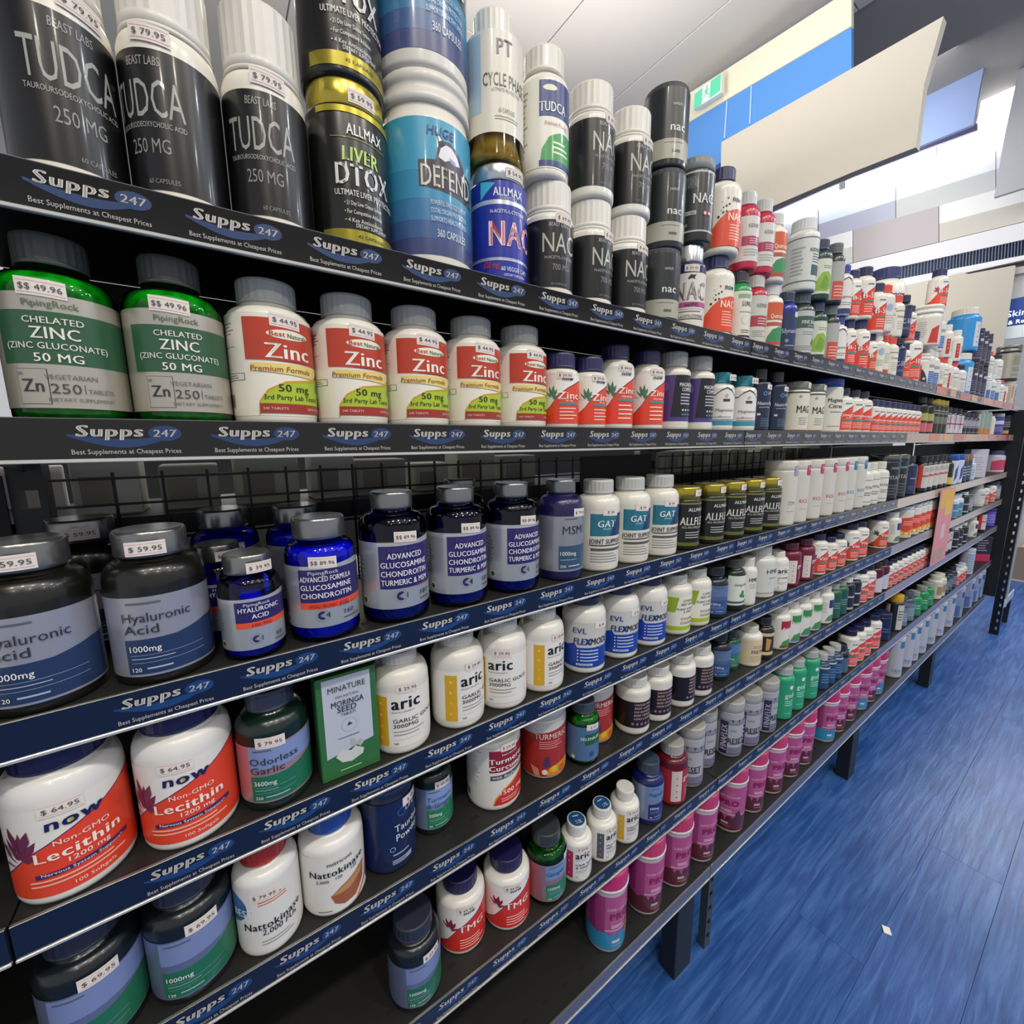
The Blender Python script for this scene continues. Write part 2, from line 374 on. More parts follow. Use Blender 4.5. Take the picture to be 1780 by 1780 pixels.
(3,'jar_ecl_m',1.3336,0.542,1.1475,-33,0),
(3,'jar_ecl_m',1.4218,0.542,1.1475,-34,0),
(3,'jar_ecl_m',1.5136,0.542,1.1475,-35,0),
(3,'jar_ecl_m',1.6073,0.542,1.1475,-36,0),
(3,'jar_ecl_b',1.6778,0.539,1.1475,-37,0),
(3,'jar_ecl_b',1.7663,0.539,1.1475,-37,0),
(3,'vit_w',1.8358,0.541,1.1475,-38,0),
(3,'vit_w',1.9073,0.541,1.1475,-38,0),
(3,'vit_w',1.9996,0.541,1.1475,-39,0),
(3,'vital_k',2.1137,0.551,1.1475,-39,0),
(3,'vital_k',2.2143,0.551,1.1475,-40,0),
(3,'navy_t',2.3474,0.541,1.1475,-41,0),
(3,'redwhite',2.5191,0.536,1.1475,-41,0),
(3,'redwhite',2.6024,0.536,1.1475,-42,0),
(3,'redwhite',2.6901,0.536,1.1475,-42,0),
(3,'redwhite',2.7826,0.536,1.1475,-42,0),
(3,'redwhite',2.847,0.536,1.1475,-42,0),
(3,'black_y',2.9484,0.5335,1.1475,-43,0),
(3,'bluewhite',3.0426,0.541,1.1475,-43,0),
(3,'bluewhite',3.1553,0.541,1.1475,-43,0),
(3,'brownw',3.2483,0.5335,1.1475,-43,0),
(3,'brownw',3.3451,0.5335,1.1475,-44,0),
(3,'white_t',3.4468,0.5335,1.1475,-44,0),
(3,'carton_w',3.7031,0.551,1.1475,-44,0),
(3,'tub_pink',4.34,0.566,1.1475,-45,0),
(4,'lecithin',-0.1506,0.549,0.962,9,0),
(4,'lecithin',-0.0588,0.549,0.962,-5,0),
(4,'garlic_pr',0.0245,0.544,0.962,-7,0),
(4,'aric_gold',0.1808,0.5455,0.962,-12,0),
(4,'aric_gold',0.2707,0.5455,0.962,4,0),
(4,'aric_gold',0.3512,0.5455,0.962,-40,0),
(4,'aric_gold',0.4317,0.5455,0.962,3,0),
(4,'flexmode',0.5337,0.546,0.962,-28,0),
(4,'flexmode',0.6257,0.546,0.962,-24,0),
(4,'flexmode',0.7144,0.546,0.962,-24,0),
(4,'citrus',0.8028,0.5425,0.962,-24,0),
(4,'citrus',0.8773,0.5425,0.962,-26,0),
(4,'pr_blue_d',0.9489,0.539,0.962,-28,0),
(4,'ginkgo',1.0278,0.537,0.962,-15,0),
(4,'hm_small',1.0853,0.531,0.962,-30,0),
(4,'hm_big',1.1814,0.549,0.962,-31,0),
(4,'aric_orange',1.259,0.536,0.962,-33,0),
(4,'goli_red',1.3318,0.539,0.962,-34,0),
(4,'goli_red',1.4248,0.539,0.962,-35,0),
(4,'now_red',1.5169,0.539,0.962,-35,0),
(4,'now_red_s',1.5965,0.534,0.962,-36,0),
(4,'now_red_s',1.6707,0.534,0.962,-37,0),
(4,'now_red',1.7849,0.539,0.962,-38,0),
(4,'now_red',1.8675,0.539,0.962,-38,0),
(4,'now_red',2.079,0.539,0.962,-39,0),
(4,'white_navy',2.2266,0.539,0.962,-40,0),
(4,'now_orange',2.3854,0.546,0.962,-41,0),
(4,'now_orange',2.4994,0.546,0.962,-41,0),
(4,'now_orange',2.5809,0.546,0.962,-41,0),
(4,'now_orange',2.6624,0.546,0.962,-42,0),
(4,'now_orange',2.7439,0.546,0.962,-42,0),
(4,'bluebot',3.1914,0.541,0.962,-43,0),
(4,'bluebot',3.2868,0.541,0.962,-43,0),
(4,'blackwhite',3.4317,0.536,0.962,-44,0),
(4,'greybot',3.5286,0.536,0.962,-44,0),
(4,'hm_big',3.8497,0.549,0.962,-44,0),
(4,'now_red',3.983,0.539,0.962,-45,0),
(4,'now_red',4.203,0.539,0.962,-45,0),
(4,'greybot',4.37,0.536,0.962,-45,0),
(5,'dark_pr',-0.1567,0.546,0.778,0,0),
(5,'dark_pr',-0.0752,0.546,0.778,0,0),
(5,'natto_red',0.0013,0.541,0.778,0,0),
(5,'natto_blue',0.0773,0.5455,0.778,-3,0),
(5,'taurine',0.1563,0.5555,0.778,20,0),
(5,'turm_pr',0.2314,0.5695,0.778,0,0),
(5,'turm_cur',0.3427,0.5625,0.778,-6,0),
(5,'turm_jar',0.4525,0.564,0.778,-20,0),
(5,'selen',0.5272,0.5375,0.778,-24,0),
(5,'turm_jar',0.5925,0.5765,0.778,-20,0),
(5,'beef',0.6763,0.542,0.778,-38,0),
(5,'beef',0.7498,0.542,0.778,-38,0),
(5,'beef',0.8366,0.542,0.778,-12,0),
(5,'beef',0.9101,0.542,0.778,-36,0),
(5,'pr_blue_d',1.0083,0.551,0.778,-28,0),
(5,'pr_grn_s',1.0764,0.5565,0.778,-29,0),
(5,'fisetin',1.1445,0.54,0.778,-31,0),
(5,'gold_k',1.209,0.535,0.778,-32,0),
(5,'apple',1.3067,0.54,0.778,-33,0),
(5,'berb',1.3762,0.54,0.778,-34,0),
(5,'berb',1.4482,0.54,0.778,-35,0),
(5,'berb',1.5235,0.54,0.778,-35,0),
(5,'white_navy',1.6139,0.539,0.778,-36,0),
(5,'grn_t',1.6774,0.535,0.778,-37,0),
(5,'grn_t',1.7369,0.535,0.778,-37,0),
(5,'blackwhite',1.7974,0.536,0.778,-38,0),
(5,'blackwhite',1.8589,0.536,0.778,-38,0),
(5,'now_red',1.9341,0.539,0.778,-39,0),
(5,'now_red',2.008,0.539,0.778,-39,0),
(5,'dkred',2.0931,0.5385,0.778,-39,0),
(5,'dkred',2.1608,0.5385,0.778,-40,0),
(5,'now_red_s',2.2228,0.534,0.778,-40,0),
(5,'now_red_s',2.2842,0.534,0.778,-40,0),
(5,'now_red_s',2.3501,0.534,0.778,-41,0),
(5,'now_red_s',2.4188,0.534,0.778,-41,0),
(5,'now_red_s',2.4816,0.534,0.778,-41,0),
(5,'now_red_s',2.5468,0.534,0.778,-41,0),
(5,'now_red_s',2.6049,0.534,0.778,-42,0),
(5,'now_red_s',2.6651,0.534,0.778,-42,0),
(5,'now_red_s',2.7274,0.534,0.778,-42,0),
(5,'now_red_s',2.7849,0.534,0.778,-42,0),
(5,'redwhite',3.0991,0.536,0.778,-43,0),
(5,'redwhite',3.1669,0.536,0.778,-43,0),
(5,'blackwhite',3.3187,0.536,0.778,-44,0),
(5,'blackwhite',3.4091,0.536,0.778,-44,0),
(5,'blackwhite',3.5324,0.536,0.778,-44,0),
(5,'white_navy',3.7892,0.539,0.778,-44,0),
(5,'redwhite',4.0357,0.536,0.778,-45,0),
(5,'purp_b',4.355,0.551,0.778,-45,0),
(6,'dark_pr',0.1814,0.546,0.528,0,0),
(6,'tmg',0.2768,0.572,0.528,-14,0),
(6,'tmg',0.3623,0.556,0.528,-18,0),
(6,'pr_grn6',0.4448,0.545,0.528,0,0),
(6,'aric_p',0.5163,0.537,0.528,-21,0),
(6,'aric_g',0.587,0.537,0.528,-3,0),
(6,'aric_y',0.6578,0.537,0.528,-16,0),
(6,'pr_blue6',0.7386,0.541,0.528,-8,0),
(6,'goli_red6',0.8282,0.5435,0.528,-26,0),
(6,'reset',0.9119,0.551,0.528,-52,0),
(6,'reset',0.9957,0.5685,0.528,-16,0),
(6,'reset',1.094,0.549,0.528,-36,0),
(6,'reset',1.1752,0.542,0.528,-38,0),
(6,'reset',1.2752,0.542,0.528,-6,0),
(6,'goli_green',1.3769,0.542,0.528,-34,0),
(6,'goli_green',1.4584,0.542,0.528,-35,0),
(6,'goli_green',1.5601,0.542,0.528,-36,0),
(6,'sq_blue',1.6529,0.5335,0.528,-37,0),
(6,'sq_blue',1.7094,0.5335,0.528,-37,0),
(6,'sq_blue',1.7659,0.5335,0.528,-38,0),
(6,'blk_sq',1.8239,0.535,0.528,-38,0),
(6,'now_t',1.9181,0.541,0.528,-38,0),
(6,'now_t',1.9896,0.541,0.528,-39,0),
(6,'now_t',2.0611,0.541,0.528,-39,0),
(6,'now_t',2.1627,0.541,0.528,-40,0),
(6,'navy_s',2.2863,0.541,0.528,-40,0),
(6,'yel_cap',2.4478,0.5385,0.528,-41,0),
(6,'greyblue',2.5225,0.5385,0.528,-41,0),
(6,'greyblue',2.6255,0.5385,0.528,-42,0),
(6,'green_t',2.7348,0.537,0.528,-42,0),
(6,'green_t',2.8572,0.537,0.528,-42,0),
(6,'green_t',2.9543,0.537,0.528,-43,0),
(6,'white_gl',3.1239,0.54,0.528,-43,0),
(6,'white_gl',3.1938,0.54,0.528,-43,0),
(6,'dark_t6',3.2667,0.5335,0.528,-43,0),
(6,'dark_t6',3.3415,0.5335,0.528,-44,0),
(6,'dark_t6',3.4318,0.5335,0.528,-44,0),
(6,'now_s6',3.5155,0.531,0.528,-44,0),
(6,'now_s6',3.6135,0.531,0.528,-44,0),
(6,'now_s6',3.6839,0.531,0.528,-44,0),
(6,'tower_w',3.8677,0.541,0.528,-44,0),
(6,'dark_box6',4.35,0.556,0.528,-45,0),
(7,'shaker_b',0.6279,0.5535,0.268,-20,0),
(7,'shaker',0.7599,0.5535,0.268,-20,0),
(7,'shaker',0.8715,0.5535,0.268,-28,0),
(7,'shaker',0.9851,0.5535,0.268,-28,0),
(7,'shaker',1.1376,0.5535,0.268,-75,0),
(7,'shaker',1.2523,0.5535,0.268,-32,0),
(7,'shaker',1.375,0.5535,0.268,-34,0),
(7,'shaker',1.4921,0.5535,0.268,-35,0),
(7,'shaker',1.5901,0.5535,0.268,-36,0),
(7,'shaker_b',1.788,0.5535,0.268,-37,0),
(7,'shaker',1.8845,0.5535,0.268,-38,0),
(7,'shaker',1.9969,0.5535,0.268,-39,0),
(7,'shaker_b',2.1227,0.5535,0.268,-39,0),
(7,'shaker',2.2192,0.5535,0.268,-40,0),
(7,'shaker_b',2.3157,0.5535,0.268,-40,0),
(7,'cream',2.5558,0.546,0.268,-41,0),
(7,'cream',2.7159,0.546,0.268,-42,0),
(7,'cream',2.8239,0.546,0.268,-42,0),
(7,'cream',2.9625,0.546,0.268,-43,0),
(7,'cream',3.1355,0.546,0.268,-43,0),
(7,'cream',3.3097,0.546,0.268,-43,0),
(7,'cream',3.5181,0.546,0.268,-44,0),
(7,'cream_t',3.7525,0.5485,0.268,-44,0),
(7,'cream_t',4.026,0.5485,0.268,-45,0),
(7,'cream_t',4.2193,0.5485,0.268,-45,0),
(7,'cream_t',4.3575,0.5485,0.268,-45,0),
]
BG=[
('wall_cream','wall',2.7,0.03,[(2.9725,3.6309),(2.2525,3.5779),(1.6831,3.5327),(1.0615,3.4849),(1.0454,3.3224),(1.5321,3.3601),(1.9649,3.389),(2.9678,3.4343)],'#efe9d2',0),
('wall_blue','wall',2.71,0.03,[(2.9788,3.4419),(1.9722,3.3965),(1.5378,3.3675),(1.0492,3.3297),(0.9993,2.8275),(1.6698,2.8922),(2.9686,3.015)],'#5a98e2',0),
('seam','seam',2.7025,0.005,[(1.6629,3.3614),(1.6556,3.3572),(1.657,3.1646),(1.6644,3.1684)],'#bcd4f2',0),
('seam','seam',2.7025,0.005,[(1.5203,3.357),(1.5136,3.353),(1.5076,3.1603),(1.5144,3.164)],'#bcd4f2',0),
('trim_dark','trim',2.7,0.015,[(1.9601,3.0435),(1.675,3.0397),(1.6709,2.9845),(1.9564,2.9834)],'#2f4fa0',0),
('bulkhead','wall',2.6,0.05,[(1.614,3.0862),(1.1039,3.071),(0.6806,3.0624),(0.7148,2.8394),(0.715,2.6077),(0.9436,2.6164),(1.317,2.616),(1.5934,2.6168)],'#cdc6b8',0),
('panel_blue','wall',4.1,0.025,[(1.2412,4.0474),(0.8394,3.779),(0.8523,3.5206),(0.8575,3.311),(1.1271,3.3152),(1.1941,3.3312)],'#8ea2cc',0),
('trim_grey','trim',4.45,0.025,[(2.7263,3.4893),(1.615,3.4998),(1.2296,3.4802),(0.9115,3.4728),(0.9064,3.4289),(1.2199,3.4491),(1.6115,3.4648),(2.7223,3.4341)],'#6d6a86',0),
('strip_light','lamp',4.475,0.025,[(2.2591,3.5408),(1.7181,3.5064),(1.7064,3.3868),(2.2487,3.4175)],'#ffffff',5),
('strip_light','lamp',4.475,0.025,[(1.6621,3.5028),(1.4268,3.4878),(1.4145,3.3703),(1.6503,3.3836)],'#ffffff',5),
('strip_light','lamp',4.475,0.025,[(1.4162,3.4871),(1.1254,3.4686),(1.1126,3.3532),(1.404,3.3697)],'#ffffff',5),
('strip_light','lamp',4.475,0.025,[(1.1133,3.4679),(0.9378,3.4567),(0.9246,3.3425),(1.1005,3.3525)],'#ffffff',5),
('glow_panel','lamp',4.47,0.025,[(0.8985,3.9848),(0.7525,3.8873),(0.7628,3.6152),(0.7758,3.3302),(0.9228,3.3333),(0.9369,3.4556),(0.9205,3.4779),(0.9065,3.7007)],'#ffffff',4),
('band','trim',4.55,0.03,[(3.1184,3.5346),(0.7568,3.3865),(0.7451,3.2884),(3.1111,3.4248)],'#e6e2ea',0),
('wall_tile','tile',4.55,0.03,[(2.7742,3.4054),(1.8754,3.3536),(1.8646,3.2378),(2.7657,3.2902)],'#dfe3e4',0),  # tiles in halves: reflection of the lit cove painted into the paler upper ones
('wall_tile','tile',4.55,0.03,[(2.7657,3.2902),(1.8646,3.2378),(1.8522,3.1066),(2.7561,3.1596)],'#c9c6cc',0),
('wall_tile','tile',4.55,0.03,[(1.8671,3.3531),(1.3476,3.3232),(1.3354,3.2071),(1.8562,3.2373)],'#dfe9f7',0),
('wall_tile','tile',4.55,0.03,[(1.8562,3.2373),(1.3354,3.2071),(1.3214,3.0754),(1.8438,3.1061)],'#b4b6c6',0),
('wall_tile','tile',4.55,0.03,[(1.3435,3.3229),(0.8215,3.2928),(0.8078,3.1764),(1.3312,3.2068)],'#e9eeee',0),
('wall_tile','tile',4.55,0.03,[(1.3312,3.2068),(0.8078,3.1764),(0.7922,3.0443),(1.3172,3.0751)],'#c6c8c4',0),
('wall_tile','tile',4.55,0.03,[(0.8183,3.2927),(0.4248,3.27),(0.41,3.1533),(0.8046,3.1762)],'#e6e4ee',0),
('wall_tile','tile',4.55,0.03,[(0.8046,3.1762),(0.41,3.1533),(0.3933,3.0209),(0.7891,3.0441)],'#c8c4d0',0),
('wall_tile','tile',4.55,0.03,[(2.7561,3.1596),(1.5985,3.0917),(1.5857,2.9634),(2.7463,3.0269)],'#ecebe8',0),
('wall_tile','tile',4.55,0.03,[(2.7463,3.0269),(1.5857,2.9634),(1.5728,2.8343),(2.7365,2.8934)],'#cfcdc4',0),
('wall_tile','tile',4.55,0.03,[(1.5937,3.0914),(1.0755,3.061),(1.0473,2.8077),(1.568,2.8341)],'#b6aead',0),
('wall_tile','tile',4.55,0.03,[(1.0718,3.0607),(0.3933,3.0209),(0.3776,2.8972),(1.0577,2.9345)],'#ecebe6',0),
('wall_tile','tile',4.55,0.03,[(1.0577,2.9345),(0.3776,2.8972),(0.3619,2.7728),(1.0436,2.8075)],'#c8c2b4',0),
('band','trim',4.55,0.03,[(2.7398,2.8878),(0.3602,2.7694),(0.3463,2.6599),(2.7317,2.7776)],'#e8e6e6',0),
('vent_back','vent',4.575,0.025,[(1.5776,2.7276),(0.3482,2.667),(0.3351,2.563),(1.5687,2.6375)],'#39445c',0),
('band','trim',4.54,0.04,[(1.9026,2.6488),(0.3325,2.5539),(0.3306,2.539),(1.8937,2.5516)],'#eceaea',0),
('panel_cream','wall',4.45,0.04,[(1.1889,2.5271),(0.8772,2.5264),(0.8413,2.508),(0.6292,2.4968),(0.6236,2.1964),(0.6261,1.8464),(1.143,1.7452)],'#c9c2b0',0),
('panel_grey','wall',4.3,0.03,[(0.7239,3.7917),(0.457,3.6134),(0.368,2.9107),(0.7496,2.9091),(0.7463,3.2559),(0.7338,3.53)],'#b6b6b8',0),
('trim_pink','trim',4.5,0.025,[(0.6446,2.4943),(0.3212,2.4778),(0.3161,2.4375),(0.6393,2.45)],'#cdbcbc',0),
('panel_white','wall',4.525,0.025,[(0.6954,2.4644),(0.3179,2.4434),(0.3016,2.3146),(0.6757,2.2978)],'#dcdad8',0),
('sign_board','sign',4.5,0.025,[(0.6774,2.294),(0.2986,2.2993),(0.2754,2.1158),(0.6576,2.1269)],'#2f50a0',0),
('band','trim',4.5,0.025,[(0.6784,2.1238),(0.2745,2.109),(0.2655,2.0373),(0.6685,2.0392)],'#e8f2f4',0),
('wall_lower','wall',6.6,0.05,[(1.5489,2.407),(0.3957,2.3965),(0.1169,0.195),(1.2587,-0.2529)],'#dcdad4',0),
]
VENT=[[(1.5326,2.7212),(1.5297,2.6327)],[(1.5106,2.7201),(1.5075,2.6313)],[(1.4889,2.7191),(1.4856,2.63)],[(1.4673,2.718),(1.4639,2.6287)],[(1.4459,2.7169),(1.4425,2.6274)],[(1.4248,2.7159),(1.4212,2.6261)],[(1.4038,2.7149),(1.4001,2.6248)],[(1.3831,2.7138),(1.3793,2.6235)],[(1.3626,2.7128),(1.3586,2.6223)],[(1.3422,2.7118),(1.3381,2.621)],[(1.3221,2.7108),(1.3179,2.6198)],[(1.3021,2.7098),(1.2978,2.6186)],[(1.2823,2.7089),(1.2779,2.6174)],[(1.2627,2.7079),(1.2582,2.6162)],[(1.2433,2.7069),(1.2387,2.615)],[(1.2241,2.706),(1.2194,2.6138)],[(1.2051,2.7051),(1.2002,2.6127)],[(1.1862,2.7041),(1.1812,2.6115)],[(1.1675,2.7032),(1.1624,2.6104)],[(1.149,2.7023),(1.1438,2.6092)],[(1.1306,2.7014),(1.1253,2.6081)],[(1.1124,2.7005),(1.107,2.607)],[(1.0944,2.6996),(1.0889,2.6059)],[(1.0765,2.6987),(1.0709,2.6048)],[(1.0588,2.6978),(1.0531,2.6037)],[(1.0412,2.697),(1.0354,2.6027)],[(1.0238,2.6961),(1.0179,2.6016)],[(1.0066,2.6953),(1.0006,2.6005)],[(0.9895,2.6944),(0.9834,2.5995)],[(0.9726,2.6936),(0.9663,2.5985)],[(0.9558,2.6928),(0.9494,2.5974)],[(0.9391,2.6919),(0.9327,2.5964)],[(0.9226,2.6911),(0.9161,2.5954)],[(0.9062,2.6903),(0.8996,2.5944)],[(0.89,2.6895),(0.8833,2.5934)],[(0.8739,2.6887),(0.8671,2.5924)],[(0.8579,2.6879),(0.8511,2.5915)],[(0.8421,2.6872),(0.8352,2.5905)],[(0.8264,2.6864),(0.8194,2.5895)],[(0.8109,2.6856),(0.8037,2.5886)],[(0.7954,2.6849),(0.7882,2.5876)],[(0.7801,2.6841),(0.7728,2.5867)],[(0.765,2.6834),(0.7576,2.5858)],[(0.7499,2.6826),(0.7424,2.5849)],[(0.735,2.6819),(0.7274,2.584)],[(0.7202,2.6811),(0.7125,2.5831)],[(0.7055,2.6804),(0.6978,2.5822)],[(0.6909,2.6797),(0.6831,2.5813)],[(0.6765,2.679),(0.6686,2.5804)],[(0.6622,2.6783),(0.6542,2.5795)],[(0.6479,2.6776),(0.6399,2.5786)],[(0.6338,2.6769),(0.6257,2.5778)],[(0.6198,2.6762),(0.6116,2.5769)],[(0.606,2.6755),(0.5976,2.5761)],[(0.5922,2.6748),(0.5838,2.5752)],[(0.5785,2.6742),(0.57,2.5744)],[(0.565,2.6735),(0.5564,2.5736)],[(0.5515,2.6728),(0.5429,2.5728)]]
EXITS=[(1.837, 3.4811), (1.6572, 3.4698), (1.6535, 3.3741), (1.8305, 3.3841)]
SGN=[(0.6302, 2.1741), (0.5556, 2.1822), (0.6363, 2.1387), (0.5507, 2.1418), (0.6364, 2.2485)]
# ------------------------------------------------------------------ floor
def floor_mat(i):
    m = bpy.data.materials.new('blue_vinyl'); m.use_nodes = True; nt = m.node_tree; b = nt.nodes['Principled BSDF']
    tc = nt.nodes.new('ShaderNodeTexCoord'); mp = nt.nodes.new('ShaderNodeMapping'); mp.inputs['Scale'].default_value = (1.0, 13, 1); mp.inputs['Location'].default_value = (i*3.1, i*1.7, 0)
    n = nt.nodes.new('ShaderNodeTexNoise'); n.inputs['Scale'].default_value = 4.2; n.inputs['Detail'].default_value = 9; n.inputs['Roughness'].default_value = .62; n.inputs['Distortion'].default_value = .6
    n2 = nt.nodes.new('ShaderNodeTexNoise'); n2.inputs['Scale'].default_value = 2.3; n2.inputs['Detail'].default_value = 5
    r = nt.nodes.new('ShaderNodeValToRGB'); e = r.color_ramp.elements
    e[0].position = .38; e[0].color = (*lin('#1c427c'), 1); e[1].position = .66; e[1].color = (*lin('#4d78b2'), 1)
    k = e.new(.5); k.color = (*lin('#2c5894'), 1)
    mx = nt.nodes.new('ShaderNodeMix'); mx.data_type = 'RGBA'; mx.blend_type = 'MIX'; mx.inputs['Factor'].default_value = .35
    r2 = nt.nodes.new('ShaderNodeValToRGB'); r2.color_ramp.elements[0].color = (*lin('#264e90'), 1); r2.color_ramp.elements[1].color = (*lin('#435ea6'), 1); r2.color_ramp.elements[0].position = .4; r2.color_ramp.elements[1].position = .6
    bp = nt.nodes.new('ShaderNodeBump'); bp.inputs['Strength'].default_value = .25; bp.inputs['Distance'].default_value = .004
    L = nt.links.new
    L(tc.outputs['Object'], mp.inputs[0]); L(mp.outputs[0], n.inputs['Vector']); L(tc.outputs['Object'], n2.inputs['Vector']); L(n.outputs[0], r.inputs[0]); L(n2.outputs[0], r2.inputs[0])
    L(r.outputs[0], mx.inputs['A']); L(r2.outputs[0], mx.inputs['B']); L(mx.outputs['Result'], b.inputs['Base Color']); L(n.outputs[0], bp.inputs['Height']); L(bp.outputs[0], b.inputs['Normal'])
    b.inputs['Roughness'].default_value = .33; b.inputs['Specular IOR Level'].default_value = .45
    return m
FM = [floor_mat(i) for i in range(3)]
fl = MB().box(-3, 8.5, -5, 6, -.05, -.0035).build('floor', mat('#1d3a66', .6)); fl['kind'] = 'structure'
PW, PL, X0 = .171, 1.22, 1.892-1.22*3
kk = 0
pm = [None]*3
for j in range(-14, 6):
    for i in range(0, 8):
        x0 = X0+i*PL+(PL/2 if j % 2 else 0); y0 = .069+j*PW
        if x0+PL < -.6 or x0 > 7.4: continue
        kk += 1; q = kk*7 % 3
        if pm[q] is None:
            o = MB().box(.0003, PL-.0003, .0003, PW-.0003, -.003, 0, b=.0004).build('floor_plank', FM[q], fl); pm[q] = o.data
        else:
            o = bpy.data.objects.new('floor_plank', pm[q]); COL.objects.link(o); o.parent = fl
        o.location = (x0, y0, 0)
tag(MB().box(-.011, .011, -.009, .009, 0, .004, b=.001).build('paper_scrap', mat('#f1ece0', .7), loc=(1.4355, .234, 0)), 'small square white paper scrap lying on the blue floor', 'litter').rotation_euler = (0, 0, .5)

# ------------------------------------------------------------------ ceiling: panels with joints
ce = MB().box(-3, 7.2, -5, 6.5, 3.61, 3.66).build('ceiling', mat('#8f8c88', .9)); ce['kind'] = 'structure'
CP = mat('#c9c4bf', .85)
pmesh = None
for i in range(-5, 9):
    for j in range(-4, 5):
        x0 = 2.395+(i-5)*.62; y0 = -.1+j*1.24
        if x0 < -2.4 or x0 > 2.5: continue
        if pmesh is None:
            o = MB().box(.003, .617, .003, 1.237, 0, .012, b=.003).build('ceiling_panel', CP, ce); pmesh = o.data
        else:
            o = bpy.data.objects.new('ceiling_panel', pmesh); COL.objects.link(o); o.parent = ce
        o.location = (x0, y0, 3.597)
names = {'wall_cream': 'wall_back', 'wall_blue': 'wall_inner', 'bulkhead': 'wall_front', 'panel_blue': 'wall_side', 'panel_cream': 'wall_rear', 'panel_grey': 'wall_right', 'panel_white': 'wall_end', 'wall_lower': 'wall_far'}
fascia = MB().box(4.62, 4.70, -1.5, 4.2, 2.1, 3.61).build('wall_upper', mat('#6f6c74', .6)); fascia['kind'] = 'structure'
tn = 0
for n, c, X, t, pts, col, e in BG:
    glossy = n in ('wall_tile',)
    m = mat(col, .25 if glossy else .6, 0, .5, 0, e, 'emissive_white' if e else 'paint')
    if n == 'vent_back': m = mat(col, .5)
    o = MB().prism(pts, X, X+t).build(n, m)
    if n in names: o.name = names[n]; o['kind'] = 'structure'
    elif n == 'seam': o.name = 'wall_seam'; o.parent = bpy.data.objects['wall_inner']
    elif n in ('band', 'trim_grey', 'trim_dark', 'trim_pink'): tn += 1; o.name = 'trim_%d' % tn; o['kind'] = 'structure'
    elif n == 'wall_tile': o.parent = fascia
    elif n == 'strip_light':
        L_ = ['nearest the shelves', 'second from the shelves', 'third from the shelves', 'longest one by the bright panel']
        k = sum(1 for q in bpy.data.objects if q.name.startswith('strip_light'))-1
        tag(o, 'glowing white strip light on the end wall, '+L_[k], 'light', 'strip lights along the end wall')
    elif n == 'glow_panel': tag(o, 'tall glowing white panel beside the grey wall panel', 'light')  # white panel with emission of its own
    elif n == 'vent_back':
        vent = o; o.name = 'air_vent'; tag(o, 'long black slatted air vent under the wall tiles', 'vent')
    elif n == 'sign_board': sign = o; o.name = 'hanging_sign'; tag(o, 'blue hanging sign with white lettering at right edge', 'sign')
sl = None
for (a, b) in VENT:
    o = MB().prism([(a[0], a[1]), (a[0]-.0022, a[1]), (b[0]-.0022, b[1]), (b[0], b[1])], 4.553, 4.574).build('slat', mat('#8d9bb5', .4), vent)
# sign lettering (faces -x); y runs to the left when seen from the shop
def wallmap(X, y0, z0, sk=0.0):
    return lambda s, z, off: (X-off, y0-s, z0+z+sk*s)
f = Flat(); f.text('Skincare', 0, 0, .040, '#f4f6fa', bold=1, al='l')
f.text('r & Remedies', -.012, -.056, .026, '#f4f6fa', bold=1.5, al='l')
me = f.mesh('lettering', wallmap(4.4985, SGN[0][0]+.004, SGN[0][1]+.026, .02), None, lambda c: mat(c, .6, emit=.45, name='brightened_lettering')); o = bpy.data.objects.new('lettering', me); COL.objects.link(o); o.parent = sign  # emission added to brighten the letters, no lamp behind them
# exit sign
tag_e = MB().prism(EXITS, 2.63, 2.66, 0).build('exit_sign', mat('#efeee2', .5)); tag(tag_e, 'green and white running figure exit sign on cream wall', 'sign')
ey = [p[0] for p in EXITS]; yc = (max(ey)+min(ey))/2; yl = max(ey)-min(ey); zc = sum(p[1] for p in EXITS)/4
f = Flat(); W = yl*.46; Hh = .044
f.rect(-W, W, -Hh, Hh, '#57bd97'); f.rect(-.030, .018, -Hh, Hh, '#eef8f0')
G = '#4fb38e'
f.disc(-.002, .032, .0075, G)
f.poly([(-.012, .022), (.004, .024), (.0, -.002), (-.012, -.004)], G)
f.poly([(-.004, .02), (.014, .012), (.016, .006), (-.002, .012)], G); f.poly([(-.01, .02), (-.024, .008), (-.021, .003), (-.007, .013)], G)
f.poly([(-.012, .0), (-.026, -.016), (-.034, -.016), (-.034, -.021), (-.023, -.022), (-.006, -.006)], G); f.poly([(-.008, .0), (.006, -.018), (.002, -.036), (.008, -.036), (.013, -.017), (.0, .0)], G)
me = f.mesh('pictogram', wallmap(2.63, yc, zc, .03), None, lambda c: mat(c, .5, emit=.5)); o = bpy.data.objects.new('pictogram', me); COL.objects.link(o); o.parent = tag_e
# things near the end of the aisle, low
cb = empty('cardboard_box', (6.42, .54, 0)); tag(cb, 'brown cardboard box on the floor beyond the black end post', 'box')
MB().box(-.12, .12, -.25, .12, .02, .34, b=.004).build('carton', mat('#a08c7c', .8), cb); MB().box(-.121, .121, -.03, .0, .341, .3425).build('packing_tape', mat('#c9b79a', .3), cb)
MB().box(-.13, .13, -.26, .13, 0, .02, b=.003).build('pallet_base', mat('#cfc5b8', .8), cb)
